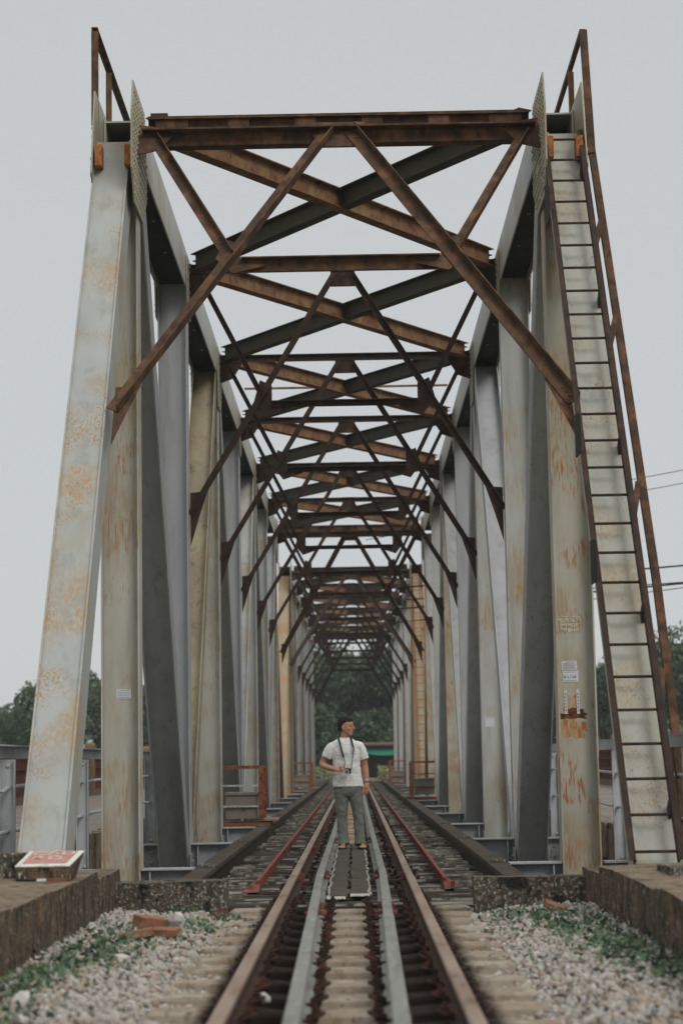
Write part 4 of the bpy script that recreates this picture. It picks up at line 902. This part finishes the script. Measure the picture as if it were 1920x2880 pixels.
# power lines on the right
for i, (za, zb, r_, lb) in enumerate(((9.0, 9.9, .012, 'highest thin wire at the right edge'), (8.6, 9.5, .012, 'second highest thin wire at right'), (6.72, 7.05, .028, 'thick dark cable at right, crossing behind the handrail'), (6.30, 6.55, .018, 'thin cable just below the thick one at right'), (6.08, 6.50, .028, 'lower thick cable at the right edge'), (5.72, 6.35, .014, 'lowest wire, seen between the front post and the ladder'))):
    mb = MB(); pts = [(3.5+j*1.5, 62-j*.4, za-.25*(1 if i > 1 else 1)+(zb-za)*j/4-.12*math.sin(math.pi*min(j, 12)/12)) for j in range(-2, 14)]
    mb.tube(pts, r_, 5); tag(mb.build('overhead_wire', M_['wire'], None, loc=pts[0]), lb, 'wire', 'overhead wires')
# ------------------------------------------------------------------ the man
BX, BY, BZ = -.045, 26.6, -.112
man = empty('person', (BX, BY, BZ), 'man in a white t-shirt and grey-green trousers standing between the rails, looking to the right', 'person')
def L(x, y, z): return (BX+x, BY+y, BZ+z)
def organic(mb, name, mt, parent, voxel=.006, smooth=3, disp=None):
    o = mb.build(name, mt, parent, smooth=True)
    m = o.modifiers.new('Remesh', 'REMESH'); m.mode = 'VOXEL'; m.voxel_size = voxel; m.use_smooth_shade = True
    m = o.modifiers.new('Smooth', 'SMOOTH'); m.iterations = smooth; m.factor = .5
    for i, (st, sz) in enumerate(disp or ()):
        tx = bpy.data.textures.new(name+'_folds', 'CLOUDS'); tx.noise_scale = sz; tx.noise_depth = 2
        d = o.modifiers.new('Displace', 'DISPLACE'); d.texture = tx; d.strength = st; d.mid_level = .5; d.texture_coords = 'LOCAL'
    return o
def rings(mb, lst, n=20, pw=1.0):
    rr_ = []
    for cx, cy, z, hx, hy in lst:
        ring = []
        for k in range(n):
            c, s_ = math.cos(2*math.pi*k/n), math.sin(2*math.pi*k/n)
            ring.append(L(cx+hx*math.copysign(abs(c)**pw, c), cy+hy*math.copysign(abs(s_)**pw, s_), z))
        rr_.append(ring)
    mb.loft(rr_)
def tb(mb, pts, rads, n=12, sq=1.0): mb.tube([L(*p) for p in pts], rads, n, sq=sq)
M_['skin'] = mat('tanned_skin', (.52, .25, .145), .55, (((.44, .21, .12), 9, (1, 1, 1), .45, .65, 3),), spec=.35)
M_['hair'] = mat('black_hair', (.010, .009, .008), .6, bump=.6, bscale=160, bdist=.004)
M_['shirt'] = mat('white_cotton', (.80, .79, .76), .9, (((.66, .65, .61), 22, (1, 1, 3), .45, .65, 4),), bump=.25, bscale=120, bdist=.003)
M_['trousers'] = mat('grey_green_cloth', (.15, .16, .135), .9, (((.19, .20, .17), 10, (1, 1, .5), .45, .65, 4),), bump=.2, bscale=120, bdist=.003)
M_['sandal'] = mat('dark_sandal', (.02, .018, .015), .8); M_['lip'] = M_['lip']
M_['mouth'] = mat('lips', (.28, .09, .06), .5); M_['eye'] = mat('dark_eye', (.02, .012, .01), .3)
# head frame: the face looks to +x and a little towards the camera
hc = Vector((-.022, 0, 1.478)); ang = math.radians(24); FX = Vector((math.cos(ang), -math.sin(ang), 0)); SX = Vector((math.sin(ang), math.cos(ang), 0)); UP = Vector((0, 0, 1)); HS = 1.06
def hp(f_, s_, z_): return L(*(hc+FX*f_*HS+SX*s_*HS+UP*z_*HS))
body = MB(); rr_ = []
for z_, c_, d_, w_ in ((.0, .052, .026, .024), (.012, .045, .044, .036), (.04, .028, .066, .054), (.07, .012, .082, .064), (.10, .002, .092, .070), (.13, .0, .096, .073), (.16, -.003, .097, .075), (.19, -.006, .091, .071), (.213, -.008, .07, .056), (.232, -.01, .03, .026)):
    rr_.append([hp(c_+d_*math.cos(2*math.pi*k/20), w_*math.sin(2*math.pi*k/20), z_) for k in range(20)])
body.loft(rr_)
body.loft([[hp(f_, s_, z_) for f_, s_, z_ in q] for q in (((.088, -.006, .132), (.088, .006, .132), (.100, .004, .128), (.100, -.004, .128)), ((.090, -.012, .10), (.090, .012, .10), (.122, .008, .094), (.122, -.008, .094)), ((.088, -.017, .082), (.088, .017, .082), (.116, .010, .080), (.116, -.010, .080)))])      # nose
body.ball(hp(.070, 0, .020), .018, .018, .015)                                   # chin
body.ball(hp(.089, 0, .060), .014, .022, .006); body.ball(hp(.088, 0, .050), .013, .020, .007)   # lips
for s_ in (-1, 1):
    body.ball(hp(.086, s_*.030, .136), .012, .026, .007); body.ball(hp(.066, s_*.046, .088), .020, .018, .018)   # brow, cheek
    body.ball(hp(-.004, s_*.078, .105), .016, .010, .030); body.ball(hp(.002, s_*.076, .082), .010, .008, .012)   # ear
tb(body, [(-.035, .025, 1.38), (-.034, .018, 1.44), (-.026, .008, 1.50), (-.018, .0, 1.56)], [.075, .060, .057, .058], 16)
tb(body, [(-.085, 0, .82), (-.09, 0, .5), (-.085, .01, .3), (-.066, .02, .12)], [.07, .05, .045, .036]); tb(body, [(.09, 0, .82), (.12, 0, .5), (.135, .01, .3), (.142, .02, .12)], [.07, .05, .045, .036])
rings(body, [(-.0, 0, .78, .15, .10), (-.01, 0, 1.0, .145, .095), (-.02, 0, 1.2, .15, .09), (-.025, 0, 1.32, .145, .08), (-.03, .012, 1.40, .085, .06), (-.034, .015, 1.445, .075, .062)])
# his right arm, hand on the camera
tb(body, [(-.14, .0, 1.33), (-.235, -.0, 1.28), (-.315, .02, 1.17), (-.345, .02, 1.115)], [.040, .046, .046, .043])
tb(body, [(-.345, .02, 1.115), (-.315, -.03, 1.088), (-.255, -.10, 1.065), (-.185, -.175, 1.043), (-.160, -.195, 1.04)], [.042, .044, .039, .028, .027])
tb(body, [(-.165, -.19, 1.040), (-.135, -.213, 1.036), (-.105, -.232, 1.030)], [.028, .036, .034], sq=.62)
for i, (a, b, c) in enumerate((((-.112, -.240, 1.056), (-.080, -.262, 1.070), (-.052, -.262, 1.060)), ((-.105, -.246, 1.044), (-.074, -.272, 1.046), (-.050, -.276, 1.030)), ((-.102, -.246, 1.030), (-.074, -.272, 1.026), (-.054, -.274, 1.008)), ((-.106, -.242, 1.014), (-.082, -.264, 1.004), (-.064, -.266, .988)))):
    tb(body, [a, b, c], [.0105, .0095, .0078], 8)
tb(body, [(-.135, -.205, 1.055), (-.10, -.215, 1.078), (-.066, -.225, 1.073)], [.013, .011, .009], 8)
# his left arm hanging
tb(body, [(.09, .0, 1.33), (.175, .0, 1.27), (.212, .02, 1.15), (.222, .03, 1.09)], [.040, .046, .046, .042])
tb(body, [(.222, .03, 1.09), (.232, .02, 1.02), (.240, -.0, .94), (.246, -.015, .885), (.247, -.02, .86)], [.041, .043, .036, .027, .027])
tb(body, [(.247, -.02, .868), (.247, -.028, .83), (.245, -.032, .785)], [.027, .038, .037], sq=.60)
for i, (dx, dl) in enumerate(((-.028, .082), (-.010, .094), (.010, .090), (.027, .072))):
    x0 = .245+dx
    tb(body, [(x0, -.034, .795), (x0-.004, -.038, .795-dl*.45), (x0-.012, -.030, .795-dl*.85), (x0-.020, -.018, .795-dl*1.1)], [.0105, .0098, .0088, .0075], 8)
tb(body, [(.222, -.03, .84), (.205, -.045, .805), (.203, -.048, .77)], [.014, .011, .009], 8)
for s_, x_ in ((-1, -.066), (1, .142)):       # ankles and feet
    tb(body, [(x_, .02, .16), (x_, .025, .07), (x_, .03, .045)], [.036, .034, .036])
    tb(body, [(x_, .06, .034), (x_+s_*.012, -.02, .040), (x_+s_*.028, -.10, .033), (x_+s_*.036, -.145, .028)], [.034, .038, .044, .040], sq=.62)
    for t in range(5):
        q = (t-2)*.0185; tb(body, [(x_+s_*.034+q, -.14, .027), (x_+s_*.038+q, -.185+abs(t-(1 if s_ > 0 else 3))*.006, .022)], [.0115, .0095], 8)
organic(body, 'body', M_['skin'], man, .0042, 2)
for s_ in (-1, 1):
    mb = MB(); mb.ball(hp(.0935, s_*.031, .122), .005, .013, .0045, 8, 6); mb.build('eye', M_['eye'], man, smooth=True)
    mb = MB(); mb.ball(hp(.0985, s_*.033, .141), .004, .018, .0035, 8, 6); mb.build('eyebrow', M_['hair'], man, smooth=True)
mb = MB(); mb.ball(hp(.099, 0, .055), .0045, .017, .003, 8, 6); mb.build('mouth', M_['mouth'], man, smooth=True)
hb = MB(); rr_ = []
for z_, c_, d_, w_ in ((.055, -.052, .046, .050), (.085, -.046, .060, .066), (.12, -.038, .066, .075), (.15, -.022, .084, .081), (.175, -.010, .098, .082), (.20, -.004, .100, .078), (.225, -.004, .088, .066), (.245, -.006, .060, .046), (.255, -.01, .025, .02)):
    rr_.append([hp(c_+d_*math.cos(2*math.pi*k/20), w_*math.sin(2*math.pi*k/20), z_) for k in range(20)])
hb.loft(rr_)
organic(hb, 'hair', M_['hair'], man, .006, 2, [(.016, .03)])
sh_ = MB()
rings(sh_, [(-.002, 0, .812, .205, .130), (-.004, 0, .84, .203, .130), (-.008, 0, .95, .190, .124), (-.016, 0, 1.06, .183, .120), (-.020, 0, 1.16, .186, .122), (-.024, 0, 1.26, .198, .124), (-.027, 0, 1.33, .198, .114), (-.029, .005, 1.385, .176, .097), (-.032, .012, 1.42, .135, .085), (-.034, .018, 1.445, .088, .074), (-.034, .020, 1.455, .074, .066)], 28)
tb(sh_, [(-.150, .005, 1.360), (-.205, .003, 1.330), (-.250, .0, 1.270), (-.286, .005, 1.195)], [.060, .071, .073, .069], 16)
tb(sh_, [(.100, .005, 1.360), (.150, .003, 1.330), (.186, .005, 1.270), (.215, .01, 1.165)], [.060, .071, .071, .067], 16)
organic(sh_, 't_shirt', M_['shirt'], man, .0065, 2, [(.022, .10), (.010, .035)])
mb = MB(); tb(mb, [(-.034+.078*math.cos(t*math.pi/8), .018+.070*math.sin(t*math.pi/8), 1.455-.014*max(0, -math.sin(t*math.pi/8))) for t in range(17)], .007, 6); mb.build('collar', M_['shirt'], man, smooth=True)
tr = MB()
rings(tr, [(.0, 0, .86, .172, .112), (.0, 0, .80, .186, .122), (.002, 0, .74, .188, .120), (.003, 0, .69, .165, .098), (.003, 0, .665, .13, .06)], 24)
tb(tr, [(-.090, 0, .75), (-.094, 0, .64), (-.094, 0, .5), (-.090, 0, .38), (-.086, 0, .22), (-.076, 0, .11), (-.070, -.012, .052)], [.098, .096, .078, .068, .068, .074, .080], 18)
tb(tr, [(.097, 0, .75), (.102, 0, .64), (.114, 0, .5), (.127, 0, .38), (.136, 0, .22), (.140, 0, .11), (.143, -.012, .050)], [.096, .092, .075, .067, .067, .070, .076], 18)
organic(tr, 'trousers', M_['trousers'], man, .0075, 2, [(.026, .12), (.014, .045)])
for s_, x_ in ((-1, -.066), (1, .142)):
    mb = MB(); rr_ = []
    for y_, cx, w_ in ((.085, 0, .024), (.05, 0, .036), (-.02, .012, .040), (-.10, .028, .050), (-.17, .036, .050), (-.20, .038, .030)):
        rr_.append([L(x_+s_*cx-w_, y_, -.004), L(x_+s_*cx+w_, y_, -.004), L(x_+s_*cx+w_, y_, .012), L(x_+s_*cx-w_, y_, .012)])
    mb.loft(rr_); tb(mb, [(x_+s_*.02-.044, -.09, .012), (x_+s_*.024-.02, -.10, .060), (x_+s_*.028+.02, -.10, .060), (x_+s_*.03+.046, -.09, .012)], .009, 6)
    mb.build('sandal', M_['sandal'], man)
wt = MB(); tb(wt, [(.246+.031*math.cos(t*math.pi/6), -.014+.031*math.sin(t*math.pi/6), .888) for t in range(13)], .0085, 6); wt.ball(L(.243, -.050, .888), .017, .008, .017, 12, 6)
wt.build('wristwatch', M_['silver'], man, smooth=True)
m4 = Matrix(((1, 0, 0), (0, 0, -1), (0, 1, 0))).to_4x4(); m4.translation = Vector(L(.082, -.137, 1.285))
text_mesh('R', .062, M_['black'], 'chest_letter', man, m4, extrude=.006, bold=.001, sx=.8)
# the camera he holds
pc = empty('photo_camera', L(0, -.245, .975), 'small black camera with silver lens ring in the man\'s hand, on a neck strap', 'camera')
mb = MB(); mb.box(*[v for p in ((BX-.048, BX+.042), (BY-.250, BY-.212), (BZ+.983, BZ+1.050)) for v in p]); mb.box(BX-.03, BX+.008, BY-.248, BY-.215, BZ+1.0501, BZ+1.060); mb.build('camera_body', M_['black'], pc)
mb = MB(); mb.box(BX-.046, BX+.040, BY-.249, BY-.213, BZ+1.0505, BZ+1.0575); mb.build('top_plate', M_['silver'], pc)
cx, cy, cz = BX-.018, BY-.25, BZ+1.008
mb = MB(); mb.tube([(cx, cy, cz), (cx, cy-.03, cz)], .034, 20); mb.build('lens', M_['silver'], pc, smooth=False)
mb = MB(); mb.tube([(cx, cy-.0301, cz), (cx, cy-.034, cz)], .022, 20); mb.build('lens_ring', M_['black'], pc)
mb = MB(); mb.tube([(cx, cy-.0341, cz), (cx, cy-.036, cz)], .015, 16); mb.build('front_glass', M_['silver'], pc)
mb = MB(); mb.tube([(cx, cy-.0361, cz), (cx, cy-.037, cz)], .011, 16); mb.build('front_glass', M_['black'], pc)
mb = MB()
for pts in (((-.085, .075, 1.452), (-.118, .03, 1.466), (-.116, -.055, 1.440), (-.100, -.120, 1.38), (-.078, -.142, 1.28), (-.055, -.140, 1.20), (-.050, -.142, 1.165), (-.036, -.148, 1.13), (-.044, -.20, 1.09), (-.050, -.230, 1.05)),
            ((-.085, .075, 1.452), (.0, .085, 1.455), (.040, .04, 1.468), (.046, -.050, 1.445), (.062, -.118, 1.38), (.078, -.146, 1.32), (.074, -.142, 1.24), (.060, -.150, 1.15), (.048, -.19, 1.08), (.044, -.235, 1.045))):
    P3 = [Vector(L(*p)) for p in pts]
    for i, (a, b) in enumerate(zip(P3[:-1], P3[1:])):
        w = .012 if i < 5 else .005
        mb.beam(a, b, [(-w, w, -.0015, .0015)], (0, -1, .2))
mb.build('neck_strap', M_['black'], pc)

# ------------------------------------------------------------------ thin humid haze in the air over the river
mb = MB(); mb.box(-950, 950, -70, 2600, -10.5, 16)
hm = bpy.data.materials.new('haze_air'); hm.use_nodes = True; t = hm.node_tree; t.nodes.clear()
ho = N(t, 'ShaderNodeOutputMaterial'); pv = N(t, 'ShaderNodeVolumePrincipled'); pv.inputs['Color'].default_value = (.95, .97, .97, 1); pv.inputs['Density'].default_value = .0005; pv.inputs['Anisotropy'].default_value = 0
t.links.new(pv.outputs[0], ho.inputs['Volume'])
hz = mb.build('haze', hm, None, loc=(0, 0, 0)); hz['kind'] = 'stuff'; hz['label'] = 'thin pale haze hanging in the air along the bridge'; hz['category'] = 'haze'
